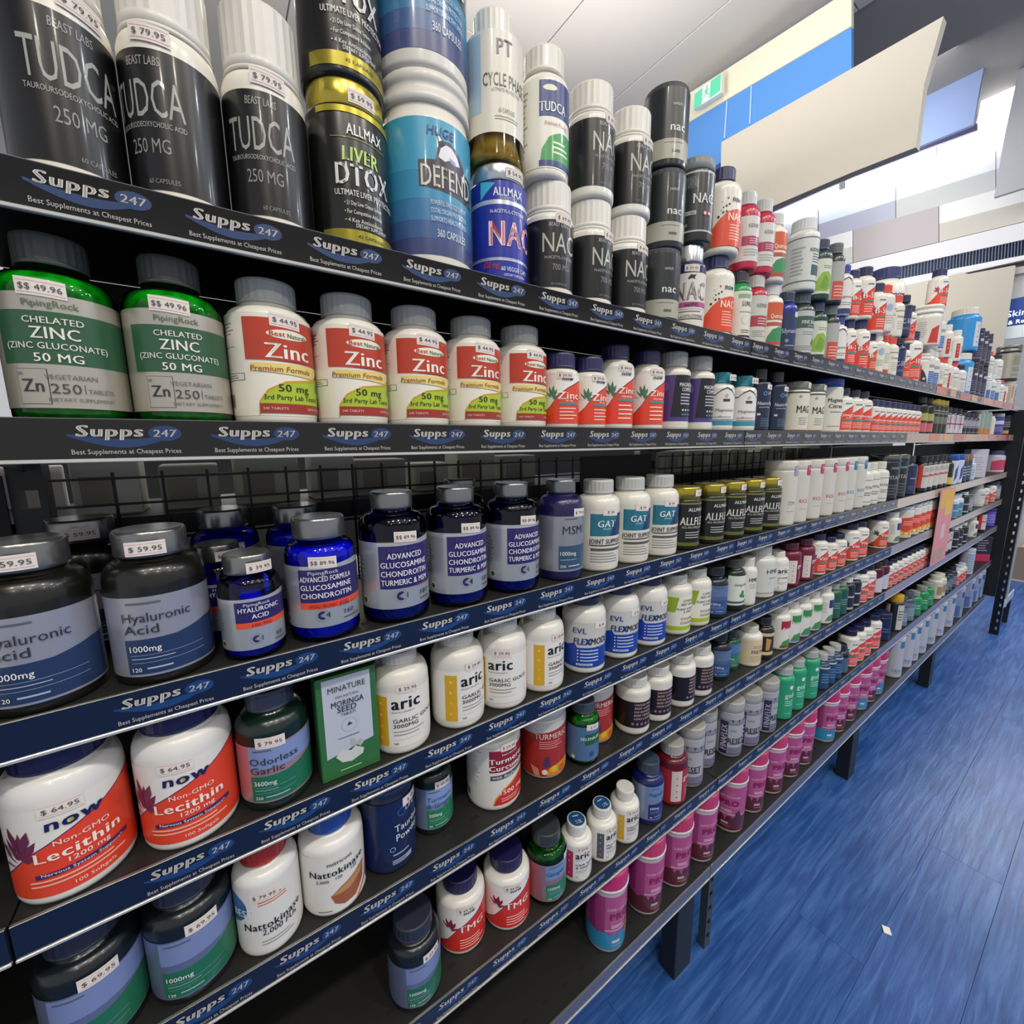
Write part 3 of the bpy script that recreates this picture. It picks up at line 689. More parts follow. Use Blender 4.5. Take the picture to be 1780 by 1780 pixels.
# ------------------------------------------------------------------ gondola
U = .5
LIP = {1: .353, 2: -.026, 3: -.521, 4: -.892, 5: -1.26, 6: -1.76, 7: -2.28}
ORD = {1: 'top', 2: 'second', 3: 'third', 4: 'fourth', 5: 'fifth', 6: 'sixth', 7: 'bottom'}
BAY = [-1.532, -.1885, .9665, 2.1215, 3.2765, 4.4315]
YF = .5; YB = .733
M_metal = mat('#1b1c1e', .42, .0, .5); M_board = mat('#1d1d1c', .5, 0, .5); M_edge = mat('#d9d7cf', .22, .55, .6)
def strip_mat(nm, a, b):
    m = bpy.data.materials.new(nm); m.use_nodes = True; nt = m.node_tree; q = nt.nodes['Principled BSDF']
    q.inputs['Base Color'].default_value = (*lin(a), 1); q.inputs['Roughness'].default_value = .16; q.inputs['Specular IOR Level'].default_value = .4
    q.inputs['Coat Weight'].default_value = .25; q.inputs['Coat Roughness'].default_value = .1
    return m
M_far = {1: strip_mat('strip_print_glare', '#8a6a62', 0), 2: strip_mat('strip_print_glare', '#b89684', 0), 3: strip_mat('strip_print_glare', '#c9b4a2', 0), 4: strip_mat('strip_print_glare', '#a89a96', 0), 5: strip_mat('strip_print_glare', '#9a8f98', 0), 6: strip_mat('strip_print_glare', '#77728a', 0), 7: strip_mat('strip_print_glare', '#5c6078', 0)}  # lower rows: reflected light on the clear strip painted into the base colour
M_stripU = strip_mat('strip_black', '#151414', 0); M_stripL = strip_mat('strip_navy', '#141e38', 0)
def logo_mesh(tint):
    f = Flat(); wcol = '#d8d4cc'
    # swoosh under the word, oval behind the number (metres; origin left edge / strip bottom)
    P = []
    for i in range(13):
        t = i/12; P.append((-.006+.074*t, .0185-.0105*math.sin(PI*t)+.002*t))
    for i in range(12, -1, -1):
        t = i/12; P.append((-.006+.074*t, .0205-.0045*math.sin(PI*t)+.0005*t))
    f.poly(P, tint)
    f.poly([(.0575+.0118*math.cos(2*PI*i/24), .0212+.0068*math.sin(2*PI*i/24)) for i in range(24)], tint)
    f.text('Supps', .0, .0233, .0098, wcol, w=.042, bold=4, it=.35, al='l')
    f.text('247', .0575, .0215, .0066, wcol, w=.0168, bold=1.2, it=.3)
    f.text('Best Supplements at Cheapest Prices', .0315, .0058, .0042, '#b9b6b0', w=.072)
    return f.mesh('printed_logo', lambda s, z, off: (s, -off, z), None, ink, step=.0001, base=.0002)
LG = {'u': logo_mesh('#213a66'), 'l': logo_mesh('#1a3f76')}
uni = {}
def add(name, key, fn, mats, parent, loc=(0, 0, 0)):
    if key not in uni: o = fn().build(name, mats, parent); uni[key] = o.data
    else: o = bpy.data.objects.new(name, uni[key]); COL.objects.link(o); o.parent = parent
    o.location = loc; return o
def board(wd):
    b = MB(); b.box(.001, wd-.001, YF+.002, YB, -.016, 0, 0)
    return b
bayname = ['left-hand bay beyond the frame', 'nearest bay', 'second bay', 'third bay', 'far end bay']
for row in range(1, 8):
    zl = EYE+LIP[row]*U; zs = zl+.033
    for bi in range(5):
        a, b = BAY[bi], BAY[bi+1]; wd = b-a
        sh = empty('shelf', (a, 0, zs)); tag(sh, 'black metal %s shelf of the %s' % (ORD[row], bayname[bi]), 'shelf', 'shelves of the long black rack')
        add('shelf_board', ('b', bi == 0), lambda: board(wd), M_board, sh)
        add('front_rail', ('r', bi == 0), lambda: MB().box(.0012, wd-.0012, YF+.0015, YF+.006, -.034, .0008, 0), M_metal, sh)
        far = (bi >= 3) if row > 1 else bi == 4
        if row == 7: far = True
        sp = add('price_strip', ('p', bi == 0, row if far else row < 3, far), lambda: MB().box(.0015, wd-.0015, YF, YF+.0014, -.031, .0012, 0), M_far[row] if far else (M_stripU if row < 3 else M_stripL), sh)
        add('edge_trim', ('e', bi == 0), lambda: MB().box(.0012, wd-.0012, YF-.0016, YF+.003, -.0345, -.0312, b=.0006), M_edge, sh)
        add('top_lip', ('t', bi == 0), lambda: MB().box(.0012, wd-.0012, YF-.0002, YF+.0035, .0012, .0022, b=.0004), mat('#8a8a86', .25, .6), sh)
        if row < 3 and bi >= 3:
            tk = [(.30, .16, '#cf7f5c'), (.52, .10, '#d8a070'), (.70, .20, '#c96a66'), (.93, .12, '#d8a070')] if bi == 3 else [(.05, .22, '#d49074'), (.33, .2, '#cf7f6c'), (.60, .24, '#c4606a'), (.90, .08, '#b03a50')]
            for tx, tw, tcl in tk: add('offer_ticket', ('o', tw, tcl), lambda: MB().box(0, tw, YF-.0007, YF-.0002, -.029, .0, 0), mat(tcl, .3), sp, (tx, 0, 0))
        # slots punched in the board near its front edge and at the joint
        s_ = MB()
        for k in range(int(wd/.05)):
            for yy in (.53, .70): s_.box(.02+k*.05, .032+k*.05, yy, yy+.006, .0001, .0006)
        add('slot_row', ('s', bi == 0), lambda: s_, mat('#050505', .8), sh)['kind'] = 'stuff'
        add('bracket', ('k',), lambda: MB().prism([(YF+.01, -.002), (YB, -.002), (YB, -.05), (YF+.02, -.02)], .002, .004), M_metal, sh)
        if bi:
            first = .004 if bi > 1 else .0045
            xs = [first+.0978*k for k in range(12)] if bi > 1 else [.3955-.09775*k-a for k in range(6, 0, -1)]+[.3955+.0982*k-a for k in range(6)]
            for x in xs:
                if x < 0 or x+.07 > wd: continue
                if row == 7 : continue
                if far: continue
                o = bpy.data.objects.new('printed_logo', LG['u' if row < 3 else 'l']); COL.objects.link(o); o.parent = sp; o.location = (x, YF, -.0312)
# uprights with punched slots, legs, backs
def slotted(h, wdt=.022, dep=.03, pitch=.0575):
    m = MB(); m.box(0, .006, 0, dep, 0, h); m.box(wdt-.006, wdt, 0, dep, 0, h)
    z = 0
    while z < h-.001: m.box(.006, wdt-.006, 0, .003, z, min(h, z+pitch*.62)); z += pitch
    return m
for i in range(1, 6):
    x = BAY[i]
    p = empty('rack_upright', (x, 0, 0)); tag(p, 'black slotted upright post at the %s joint of the rack' % ['', 'left edge', 'first', 'second', 'third', 'far end'][i], 'post', 'uprights of the long black rack')
    add('rear_post', ('rp',), lambda: slotted(1.36, .03, .03), M_metal, p, (-.015 if i < 5 else -.036, YB+.008, 0))
    if i < 5:
        add('base_leg', ('bl',), lambda: MB().box(0, .07, 0, .045, 0, .235, b=.002), M_metal, p, (-.125 if i > 2 else -.125, YF+.006, 0))
        add('foot_pad', ('fp',), lambda: MB().box(0, .05, 0, .035, 0, .01, b=.002), mat('#0a0a0a', .6), p, (-.115, YF+.011, 0))
    if i == 2: add('front_post', ('fs',), lambda: slotted(.23, .026, .02, .045), mat('#4a4f58', .4, .4), p, (.003, YF+.002, 0))
# end frame at the far end of the rack
ef = empty('end_frame', (4.435, 0, 0)); tag(ef, 'black punched steel end frame standing at the far end of the shelves', 'post')
eo = MB(); eo.box(0, .004, .0, .010, 0, 1.56); eo.box(0, .004, .019, .045, 0, 1.56); eo.box(.004, .05, .041, .045, 0, 1.56); eo.box(.004, .05, 0, .003, 0, 1.56)
zz = 0
while zz < 1.55: eo.box(0, .004, .010, .019, zz, min(1.56, zz+.036)); zz += .0575
add('front_upright', ('efu',), lambda: eo, mat('#101216', .4, .1), ef, (0, .408, 0))
MB().box(.003, .012, .455, .735, .27, 1.56).build('end_panel', mat('#121519', .5), ef)
add('rear_upright', ('efr',), lambda: slotted(1.37, .04, .03), M_metal, ef, (0, .735, 0))
MB().box(.36, .40, .41, .445, 0, .21, b=.002).build('rear_foot', M_metal, ef)
MB().box(.0, .40, .405, .412, .20, .26, b=.002).build('base_rail', mat('#c6cad2', .3, .4), ef)
MB().box(.052, .056, .40, .408, .2, 1.3).build('edge_strip', mat('#d6dade', .3, .3), ef)
# backs: wire mesh behind the third shelf, sheets elsewhere
for bi in range(0, 5):
    a, b = BAY[bi], BAY[bi+1]; wd = b-a
    bk = empty('back_panel', (a, 0, 0)); tag(bk, 'black steel back of the %s' % bayname[bi], 'panel', 'backs of the long black rack')
    zt = EYE-.034; z3 = EYE+LIP[3]*U
    MB().box(.016, wd-.016, YB, YB+.003, .14, z3-.0).build('lower_sheet', mat('#101113', .6), bk)
    MB().box(.016, wd-.016, YB, YB+.003, EYE-.013, EYE+LIP[1]*U+.0165).build('upper_sheet', mat('#121314', .6), bk)
    x1 = .885 if bi in (1, 2) else (1.0 if bi == 0 else .02)
    MB().box(x1, wd-.016, YB, YB+.003, z3+.01, zt).build('dark_sheet', mat('#0c0d0e', .6), bk)
    if bi > 2: continue
    wv = MB(); x = .078
    while x < x1:
        wv.box(x-.0016, x+.0016, YB, YB+.0032, z3+.01, zt); x += .049
    for z in (z3+.035, z3+.085, z3+.135, z3+.185, zt-.008): wv.box(.02, x1, YB+.0033, YB+.0062, z-.0016, z+.0016)
    wv.build('wire_grid', mat('#0b0b0c', .4, .3), bk)['kind'] = 'stuff'
    MB()  .box(.05, wd-.06, YB+.01, YB+.03, EYE-.122, EYE-.094).build('cross_bar', mat('#0b0b0c', .5), bk)
# price banner hanging from the third to the fifth shelf at the third bay
f = Flat(); f.rect(0, .27, 0, .36, '#dc8f93'); f.rect(.02, .26, .27, .352, '#e0b04c'); f.rect(.12, .25, .23, .30, '#e4b858'); f.rect(.1, .17, .12, .19, '#d9b9bb'); f.rect(.03, .2, .015, .07, '#b79a86')
bn = empty('price_banner', (2.69, .4905, EYE-.59)); tag(bn, 'tall pink and yellow price banner hanging across the lower shelves', 'banner')
MB().box(0, .27, -.001, .0005, 0, .36, b=.0003).build('sheet', mat('#d9b0a8', .5), bn)
me = f.mesh('print', lambda s, z, off: (s, -.001-off, z), None, ink_matt); o = bpy.data.objects.new('print', me); COL.objects.link(o); o.parent = bn
# goods on the other side of the rack, seen through the mesh
zo = EYE-.094
os_ = MB().box(-.9, 3.2, .765, .98, zo-.012, zo).build('rear_shelf', mat('#1a1a1a', .5)); tag(os_, 'black shelf on the far side seen through the wire mesh', 'shelf')
rr = random.Random(3); x = -.16; kx = 0
gl = {}
while x < 1.95:
    wdt = rr.choice([.07, .09, .11]); hh = rr.choice([.055, .065, .075]); kx += 1
    if not (.62 < x < 1.0):
        c = empty('carton', (x, .785, zo)); c.rotation_euler = (0, 0, 0)
        key = (wdt, hh)
        if key not in gl:
            o = MB().box(0, wdt, 0, .06, 0, hh, b=.002).build('box_body', mat(['#b9bda6', '#c7c5bd', '#a9a89c'][kx % 3], .6), c); o2 = MB().box(wdt*.12, wdt*.6, -.0012, 0, hh*.2, hh*.7).build('box_label', mat('#8a8578', .6), c); gl[key] = (o.data, o2.data)
        else:
            for nm, dd in zip(('box_body', 'box_label'), gl[key]): o = bpy.data.objects.new(nm, dd); COL.objects.link(o); o.parent = c
        tag(c, 'pale carton behind the wire mesh, %s from the left' % (['first', 'second', 'third', 'fourth', 'fifth', 'sixth', 'seventh', 'eighth', 'ninth', 'tenth', 'eleventh', 'twelfth', 'thirteenth', 'fourteenth', 'fifteenth', 'sixteenth', 'seventeenth', 'eighteenth', 'nineteenth', 'twentieth'][len([q for q in bpy.data.objects if q.get('group') == 'cartons behind the mesh'])]), 'carton', 'cartons behind the mesh')
    x += wdt+rr.choice([.004, .01, .02])
z2 = EYE-.27
tag(MB().box(-2.2, 7.5, 1.9, 1.96, .08, 1.36, b=.004).build('dark_backdrop', mat('#15161a', .6)), 'dark backdrop added across the rear aisle behind the mesh', 'backdrop')  # slab added to keep the view through the mesh dark
tag(MB().box(-.9, 3.2, .765, 1.05, z2-.012, z2).build('rear_shelf', mat('#c9c9c4', .5)), 'pale lower shelf on the far side behind the mesh', 'shelf')
tag(MB().box(-.62, -.2, .95, .96, z2, EYE-.03, b=.002).build('white_board', mat('#ece7e2', .6)), 'bright white board behind the rack at the left edge', 'board')
# ------------------------------------------------------------------ bottles
NSEG = 48; GRID = 2*PI/NSEG
def lathe(name, prof, mats, parent, seg=NSEG, knurl=None, mi=None, closed_top=True):
    """prof: list of (r, z, sharp); knurl=(i0,i1,amount): rings i0..i1 get grip ridges"""
    V = []; F = []; M = []; S = []
    for i, (r, z, *_) in enumerate(prof):
        for k in range(seg):
            rr = r
            if knurl and knurl[0] <= i <= knurl[1] and k % 2: rr = r*(1-knurl[2])
            a = 2*PI*k/seg; V.append((rr*math.sin(a), -rr*math.cos(a), z))
    for i in range(len(prof)-1):
        sm = not (knurl and knurl[0] <= i < knurl[1])
        for k in range(seg):
            j = (k+1) % seg; F.append((i*seg+k, i*seg+j, (i+1)*seg+j, (i+1)*seg+k)); M.append(mi[i] if mi else 0); S.append(sm)
    F.append(tuple(range(seg-1, -1, -1))); M.append(mi[0] if mi else 0); S.append(False)
    n = (len(prof)-1)*seg; F.append(tuple(range(n, n+seg))); M.append(mi[-1] if mi else 0); S.append(False)
    o = mesh_obj(name, V, F, mats, M, parent, S)
    me = o.data
    sh = [False]*len(me.edges)
    sharp = {i for i, p in enumerate(prof) if len(p) > 2 and p[2]}
    for e in me.edges:
        a, b = e.vertices
        if a//seg == b//seg and a//seg in sharp: sh[e.index] = True
    at = me.attributes.get('sharp_edge') or me.attributes.new('sharp_edge', 'BOOLEAN', 'EDGE')
    at.data.foreach_set('value', sh)
    return o
class Lab(Flat):
    """label wrapped on a cylinder: u in degrees from the front, z as a fraction of the height"""
    def __init__(s, R, H): super().__init__(); s.R = R; s.H = H; s.k = R*PI/180
    def bg(s, z0, z1, c, a=-180, b=180): s.rect(a*s.k, b*s.k, z0*s.H, z1*s.H, c)
    def R_(s, a, b, z0, z1, c): s.rect(a*s.k, b*s.k, z0*s.H, z1*s.H, c)
    def T(s, txt, u, z, h, c, w=None, **kw): s.text(txt, u*s.k, z*s.H, h*s.H, c, None if w is None else w*s.k, **kw)
    def P(s, pts, c): s.poly([(a*s.k, b*s.H) for a, b in pts], c)
    def C(s, u, z, r, c, n=18): s.disc(u*s.k, z*s.H, r*s.H, c, n)
    def L(s, a, b, z0, z1, n, c, f=.38): s.lines(a*s.k, b*s.k, z0*s.H, z1*s.H, n, c, f)
    def ring(s, u, z, r, c1, c2, t=.8): s.C(u, z, r, c1); s.C(u, z, r*t, c2)
KN = {}
def K(name, desc, cat, prof, body, cap, fn=None, tg=None, lr=1.0, capk='knurl', part=None): KN[name] = (desc, cat, prof, body, cap, fn, tg, lr, capk)
PK = ('pk', .70, .66, .80, .70, .83)     # packer bottle: shoulder starts, neck radius, shoulder ends, cap radius, cap starts
WH = '#e4e1d6'; NAVY = '#1b1d4e'; OR = '#e2432a'
def now(title, sub='', plant='#8b2a4a', z0=.07, lo=.20, hi=.66, tz=.42, th=.085, tu=12, red=OR, strip='#3a8f8c'):
    def d(f, R, H):
        f.bg(z0, .70, '#ebe8df', -100, 100)
        f.P([(-95, z0), (-95, lo-.04), (-70, lo), (-45, lo+.10), (-20, lo+(hi-lo)*.55), (10, lo+(hi-lo)*.75), (45, lo+(hi-lo)*.92), (75, hi), (100, hi+.01), (100, z0)], NAVY)
        f.P([(-95, z0), (-95, lo-.052), (-70, lo-.012), (-45, lo+.088), (-20, lo+(hi-lo)*.55-.012), (10, lo+(hi-lo)*.75-.012), (45, lo+(hi-lo)*.92-.012), (75, hi-.012), (100, hi-.002), (100, z0)], red)
        for a, b, c, e in ((-44, .42, -60, .50), (-42, .44, -48, .56), (-38, .44, -34, .57), (-36, .42, -24, .52), (-46, .40, -66, .42), (-34, .40, -20, .44)):
            f.P([(a-3, b), ((a+c)/2-4, (b+e)/2+.01), (c, e), ((a+c)/2+5, (b+e)/2-.005), (a+3, b-.01)], plant)
        f.T('now', 8, .655, .05, NAVY, w=34, bold=2.5, it=.3)
        f.T(title, tu, tz, th, '#f3efe6', bold=1.6, w=74)
        if strip: f.R_(tu-30, tu+34, tz-.125, tz-.095, strip)
        f.L(tu-28, tu+34, z0+.04, tz-.15, 4, '#f6d8cc', .3)
        if sub: f.T(sub, tu, tz-.07, .025, '#f3efe6', w=50)
    return d
def pr(title, z0=.08, z1=.62, col='#1f6b4c', top='#8f9fc0', mg='1000mg', n='120', tcol='#2b2f3a', foil='foil#aeb0bc'):
    def d(f, R, H):
        f.bg(z0, z1, foil, -118, 118)
        f.P([(-38, z0+.015), (-38, z0+(z1-z0)*.47), (20, z0+(z1-z0)*.48), (60, z0+(z1-z0)*.56), (118, z0+(z1-z0)*.6), (118, z0+.015)], col)
        if top: f.R_(-38, 118, z0+(z1-z0)*.6, z1-.01, top)
        ls = title.split('|'); h = .062 if len(ls) < 3 else .05
        for i, t in enumerate(ls): f.T(t, -36, z1-.13-i*(h+.018), h, tcol, al='l', w=min(74, 9.5*len(t)))
        f.T(mg, -32, z0+(z1-z0)*.36, .042, '#e8e8ea', al='l', w=34, bold=1)
        f.T(n, -32, z0+.05, .028, '#e8e8ea', al='l', bold=1); f.L(-16, 24, z0+.045, z0+.06, 1, '#aab6c4', .7)
        f.L(-32, 60, z0+(z1-z0)*.27, z0+(z1-z0)*.275, 1, '#9fb3c8', .8); f.L(-32, 20, z0+(z1-z0)*.22, z0+(z1-z0)*.235, 1, '#aab6c4', .7); f.L(-32, 60, z0+(z1-z0)*.175, z0+(z1-z0)*.18, 1, '#9fb3c8', .8)
        f.L(-30, 10, z1-.05, z1-.03, 1, '#555a66', .5)
    return d
def pill(f, u, z, wdeg, h, c):
    f.R_(u-wdeg/2, u+wdeg/2, z-h/2, z+h/2, c)
# --- top shelf
def d_tudca(f, R, H):
    f.bg(.06, .60, '#0c0d10'); f.T('TUDCA', -4, .42, .15, '#9fa19c', w=92, bold=.3)
    f.T('TAUROURSODEOXYCHOLIC ACID', -4, .315, .022, '#a9aaa5', w=92); f.T('250 MG', -2, .235, .06, '#8d8f8a', w=48); f.T('60 CAPSULES', 10, .095, .02, '#8b8c88', w=36); f.T('BEAST LABS', 0, .555, .035, '#9a9b98', w=40, it=.3, bold=1)
K('tudca_black', 'white jar with black label and silver letters', 'bottle', ('pk', .63, .80, .70, .90, .72), '#e6e1d3', '#d8d5cc', d_tudca, ('$ 79.95', 12, .655, 'body'))
def d_liver(f, R, H):
    f.bg(.045, .12, 'foil#9a8f2e', -60, 75); f.bg(.79, .825, 'foil#b1a337', -60, 75)
    f.T('ALLMAX', 8, .70, .065, '#e8e8e4', w=52, bold=2.2)
    f.L(-40, 60, .64, .66, 1, '#8a8f3a', .2)
    f.T('LIVER', 0, .56, .085, '#b9dc6a', w=50, bold=3, it=.2); f.T('DTOX', 5, .445, .13, '#d9d9d6', w=80, bold=3.2)
    f.T('ULTIMATE LIVER PROTECTION', 10, .335, .036, '#e4e4e0', w=96, bold=1)
    for i, t in enumerate(('21 Day Liver Detox System', 'For Competitive Athletes', '4 Key Antioxidants')): f.T('• '+t, -26, .275-i*.05, .026, '#dcdcd8', w=54, al='l')
    f.T('DIETARY SUPPLEMENT', 12, .145, .024, '#dcdcd8', w=48); f.T('42 CAPSULES', 10, .083, .02, '#2a2a10', w=40, bold=1)
K('liver_tub', 'black and gold liver detox tub', 'tub', ('tin', .845), '#111210', 'foil#c2b04a', d_liver, ('$ 59.95', 8, .90, 'cap'))
def d_defend(f, R, H):
    f.bg(.075, .16, '#3c4778'); f.bg(.16, .25, '#3a5d90'); f.bg(.25, .36, '#3778a6'); f.bg(.36, .50, '#368cb4'); f.bg(.50, .76, '#3f9cc0')
    f.T('HUGE', -2, .70, .045, '#1f3c7c', w=34, bold=2, it=.4)
    f.P([(-30, .55), (20, .57), (48, .54), (48, .39), (12, .40), (-30, .42)], '#2c2d3a')
    f.T('DEFEND', 8, .48, .115, '#cfc9bd', w=70, bold=1.6)
    f.P([(-10, .56), (-6, .63), (2, .66), (10, .665), (22, .63), (32, .57), (34, .50), (26, .49), (20, .53), (14, .50), (8, .53), (4, .51), (0, .55)], '#38384a')
    f.P([(-6, .575), (-3, .62), (4, .645), (12, .64), (20, .605), (24, .57), (14, .56), (8, .575), (2, .56)], '#e4e2ea'); f.P([(8, .59), (16, .58), (18, .56), (10, .565)], '#9d92c4')
    f.P([(27, .515), (33, .565), (31, .50)], '#f0eef2'); f.P([(-5, .63), (-8, .70), (0, .665), (2, .64)], '#22222e'); f.P([(-5, .65), (-7, .69), (-1, .66)], '#eeeeee')
    for i, t in enumerate(('POWERFUL ON CYCLE SUPPORT', 'TOTAL ORGAN PROTECTION', 'SUPPORTS HEALTHY LIPIDS')): f.T(t, 8, .345-i*.042, .026, '#cfd6e0', w=50)
    f.T('360 CAPSULES', 10, .19, .042, '#e2e2e4', w=40, bold=.6)
K('defend_tub', 'large blue tub with white ribbed lid', 'tub', ('jar', .79, .86, 1.0), '#e3e0d6', '#d9d6cd', d_defend)
def d_nacblue(f, R, H):
    f.bg(.05, .84, '#1a2b9a'); f.P([(-60, .70), (-30, .82), (-60, .84)], '#3fb2d0'); f.bg(.655, .69, 'foil#c6cddc'); f.bg(.205, .23, 'foil#b3bacb')
    f.T('ALLMAX', -4, .755, .07, '#e2e6f0', w=60, bold=2.4); f.T('ESSENTIALS', -4, .705, .024, '#cfd6e8', w=34)
    f.T('N-ACETYL-L-CYSTEINE', -4, .60, .03, '#dfe4f0', w=72, bold=1); f.T('NAC', 6, .43, .21, '#eadfe6', w=96, bold=5); f.T('NAC', 6, .43, .20, '#c01c38', w=92, bold=2.6)
    f.T('600 mg', -40, .17, .055, '#c03046', w=30, bold=1.5, it=.2); f.T('60 VEGGIE CAPS', 10, .14, .038, '#dfe4f0', w=60, bold=1); f.T('DIETARY SUPPLEMENT', 10, .09, .022, '#dfe4f0', w=50)
K('nac_blue', 'metallic blue tub with red letters', 'tub', ('tin', .86), '#141b3c', 'foil#c9cfd6', d_nacblue, ('$ 54.95', 14, .92, 'cap'))
def d_cycle(f, R, H):
    f.bg(.17, .80, '#dedacd', -120, 120); f.R_(-75, -46, .30, .78, '#a9c2d4'); f.T('PT', 0, .70, .10, '#77727e', w=30, bold=3); f.T('CYCLE PHASE', 4, .50, .085, '#5b5a50', w=92)
    f.T('ULTIMATE PROTECTION', 4, .435, .022, '#77756b', w=60); f.T('60 CAPSULES', 4, .31, .03, '#77756b', w=34); f.L(-20, 40, .245, .28, 2, '#9a978a')
K('cycle', 'clear bottle of yellow capsules under cream label', 'bottle', PK, ('glass', '#f2e6b8', '#c8a93c', '#e8d37a', .6), '#e0ddd4', d_cycle)
def bestlab(txt, main, hi, green=True, txt2=None):
    def d(f, R, H):
        f.bg(.06, .70, '#e9e7dc', -150, 150); f.L(-110, -62, .16, .66, 12, '#a9a79e'); f.R_(-36, 90, .44, .70, main)
        f.P([(-12+16*math.cos(t*PI/8), .645+.022*math.sin(t*PI/8)) for t in range(16)], '#e6e2cf'); f.T(txt, -4, .51, .075, '#f1efe8', w=62, bold=1.8)
        f.T('Premium Formula', 6, .39, .028, '#b54a3c', w=60, it=.3)
        f.P([(-34, .09), (-30, .2), (-14, .29), (14, .335), (50, .34), (90, .34), (90, .09)], '#3f9c54' if green else hi); f.L(-5, 40, .16, .27, 3, '#e6efd8'); f.R_(-36, 90, .075, .115, main)
    return d
K('tudca_w', 'white bottle with navy and green label', 'bottle', ('pk', .70, .72, .78, .80, .81), '#e6e3d8', '#dfdcd2', bestlab('TUDCA', '#2b3f7c', '#3f9c54'))
def d_nac(f, R, H):
    f.bg(.09, .66, '#0e0f12'); f.T('BEAST LABS', 8, .62, .035, '#a8a9a4', w=46, bold=1.5, it=.4); f.T('NAC', 12, .475, .17, '#b7b6aa', w=82, bold=0)
    f.T('N-ACETYL-CYSTEINE', 12, .345, .026, '#b0afa6', w=72, bold=.5); f.T('700 MG', 14, .265, .055, '#8e8f8a', w=42); f.T('60 CAPSULES', 10, .12, .02, '#85867f', w=40)
K('nac_black', 'white bottle with black label and tall silver letters', 'bottle', ('pk', .68, .86, .73, .90, .755), '#e2dfd4', '#dcd9d0', d_nac, ('$ 69.95', 22, .70, 'body'))
def d_switch(f, R, H):
    f.bg(.09, .33, '#a9a899'); f.bg(.33, .93, '#24282a'); f.T('switch', 10, .73, .045, '#b9bcb8', w=24, bold=1); f.T('nac', 14, .47, .105, '#dcdedb', w=40, bold=1.5); f.L(-20, 50, .275, .29, 1, '#6c6c62', .5)
    f.R_(0, 22, .165, .195, '#5c5d54')
K('switch', 'dark grey canister lettered nac', 'jar', ('can', .76, .99), '#1f2224', '#3a3e41', d_switch, None, 1, 'matt')
def d_nacpink(f, R, H):
    f.bg(.05, .66, '#dcd8cf'); f.T('NAC', 2, .46, .21, '#6a5a60', w=100, bold=3.4); f.T('NAC', 2, .46, .20, '#e9e6de', w=97, bold=1.6); f.bg(.27, .33, '#b5568e'); f.T('660MG', 4, .30, .045, '#2c2430', w=44, bold=1)
    f.R_(-45, 50, .13, .25, '#3a3438'); f.R_(-43, 48, .14, .245, '#dcd8cf'); f.T('N-ACETYLCYSTEINE', 2, .165, .038, '#2c2a2c', w=84, bold=1.4); f.L(-38, 40, .205, .235, 1, '#77706f', .5); f.bg(.0, .045, '#2a3f8c')
    f.P([(-12, .60), (-4, .64), (6, .63), (14, .64), (8, .60), (12, .585), (0, .60), (-8, .585)], '#2c2a2c')
K('nac_pink', 'white bottle with pink band and chrome cap', 'bottle', ('pk', .74, .78, .79, .80, .80), '#1d2450', 'foil#d4d6d8', d_nacpink, ('$ 59.95', 0, .71, 'body'), 1, 'metal')
def d_uni(f, R, H):
    f.bg(.13, .80, '#2d3134'); f.bg(.80, .82, '#b8bbb4'); f.bg(.115, .135, '#b8bbb4')
    for i in range(9): f.R_(-34+i*3.4, -32.3+i*3.4, .62, .76, '#6c7072')
    f.T('UNI', -20, .69, .11, '#767a7c', w=26); f.T('NAC', 16, .505, .12, '#dfe0dc', w=62, bold=2); f.R_(-42, -6, .315, .36, '#c6c8c0'); f.T('SPORT SERIES', -24, .337, .024, '#2d3134', w=30, bold=1)
    f.ring(20, .33, .028, '#c0454e', '#e0d4d0', .6); f.ring(34, .33, .028, '#c0454e', '#e0d4d0', .6); f.T('180', -36, .20, .035, '#c6c8c0', bold=1)
K('nac_uni', 'charcoal supplement jar with silver lid band', 'jar', ('can', .86, .98), '#22262a', '#7f8488', d_uni)
def d_mol(f, R, H):
    f.bg(.07, .70, '#e4e1d3', -150, 150); f.L(-100, -60, .30, .62, 7, '#aaa89c')
    for a, b, r, c in ((-28, .56, .008, '#8fae9c'), (-24, .50, .01, '#2f5244'), (-12, .60, .012, '#b5403c'), (-16, .515, .012, '#2c3830'), (-8, .535, .012, '#2c3830'), (-24, .445, .013, '#2a2c28'), (-15, .455, .011, '#2a2c28'), (-36, .40, .014, '#24221e'), (-30, .47, .006, '#6d6d62')): f.C(a, b, r, c, 12)
    f.T('now', 18, .60, .07, '#2a2b4c', w=34, bold=2.2, it=.3)
    f.P([(-75, .07), (-72, .11), (-55, .25), (-36, .36), (-12, .45), (20, .49), (60, .50), (130, .48), (130, .07)], '#e04c2e'); f.T('NAC', 16, .40, .09, '#efe6d6', w=50, bold=2)
    f.L(-4, 44, .13, .32, 6, '#f3c6b2', .34)
K('now_nac', 'white and orange bottle with navy lid', 'bottle', ('pk', .72, .62, .82, .66, .845), '#e2dfd2', '#232853', d_mol)
def simple(z0, z1, bgc, els):
    def d(f, R, H):
        f.bg(z0, z1, bgc, -150, 150)
        for e in els:
            k = e[0]
            if k == 'T': f.T(e[1], e[2], e[3], e[4], e[5], **(e[6] if len(e) > 6 else {}))
            elif k == 'R': f.R_(*e[1:])
            elif k == 'L': f.L(*e[1:])
            elif k == 'P': f.P(e[1], e[2])
            elif k == 'C': f.C(*e[1:])
            elif k == 'B': f.bg(*e[1:])
    return d
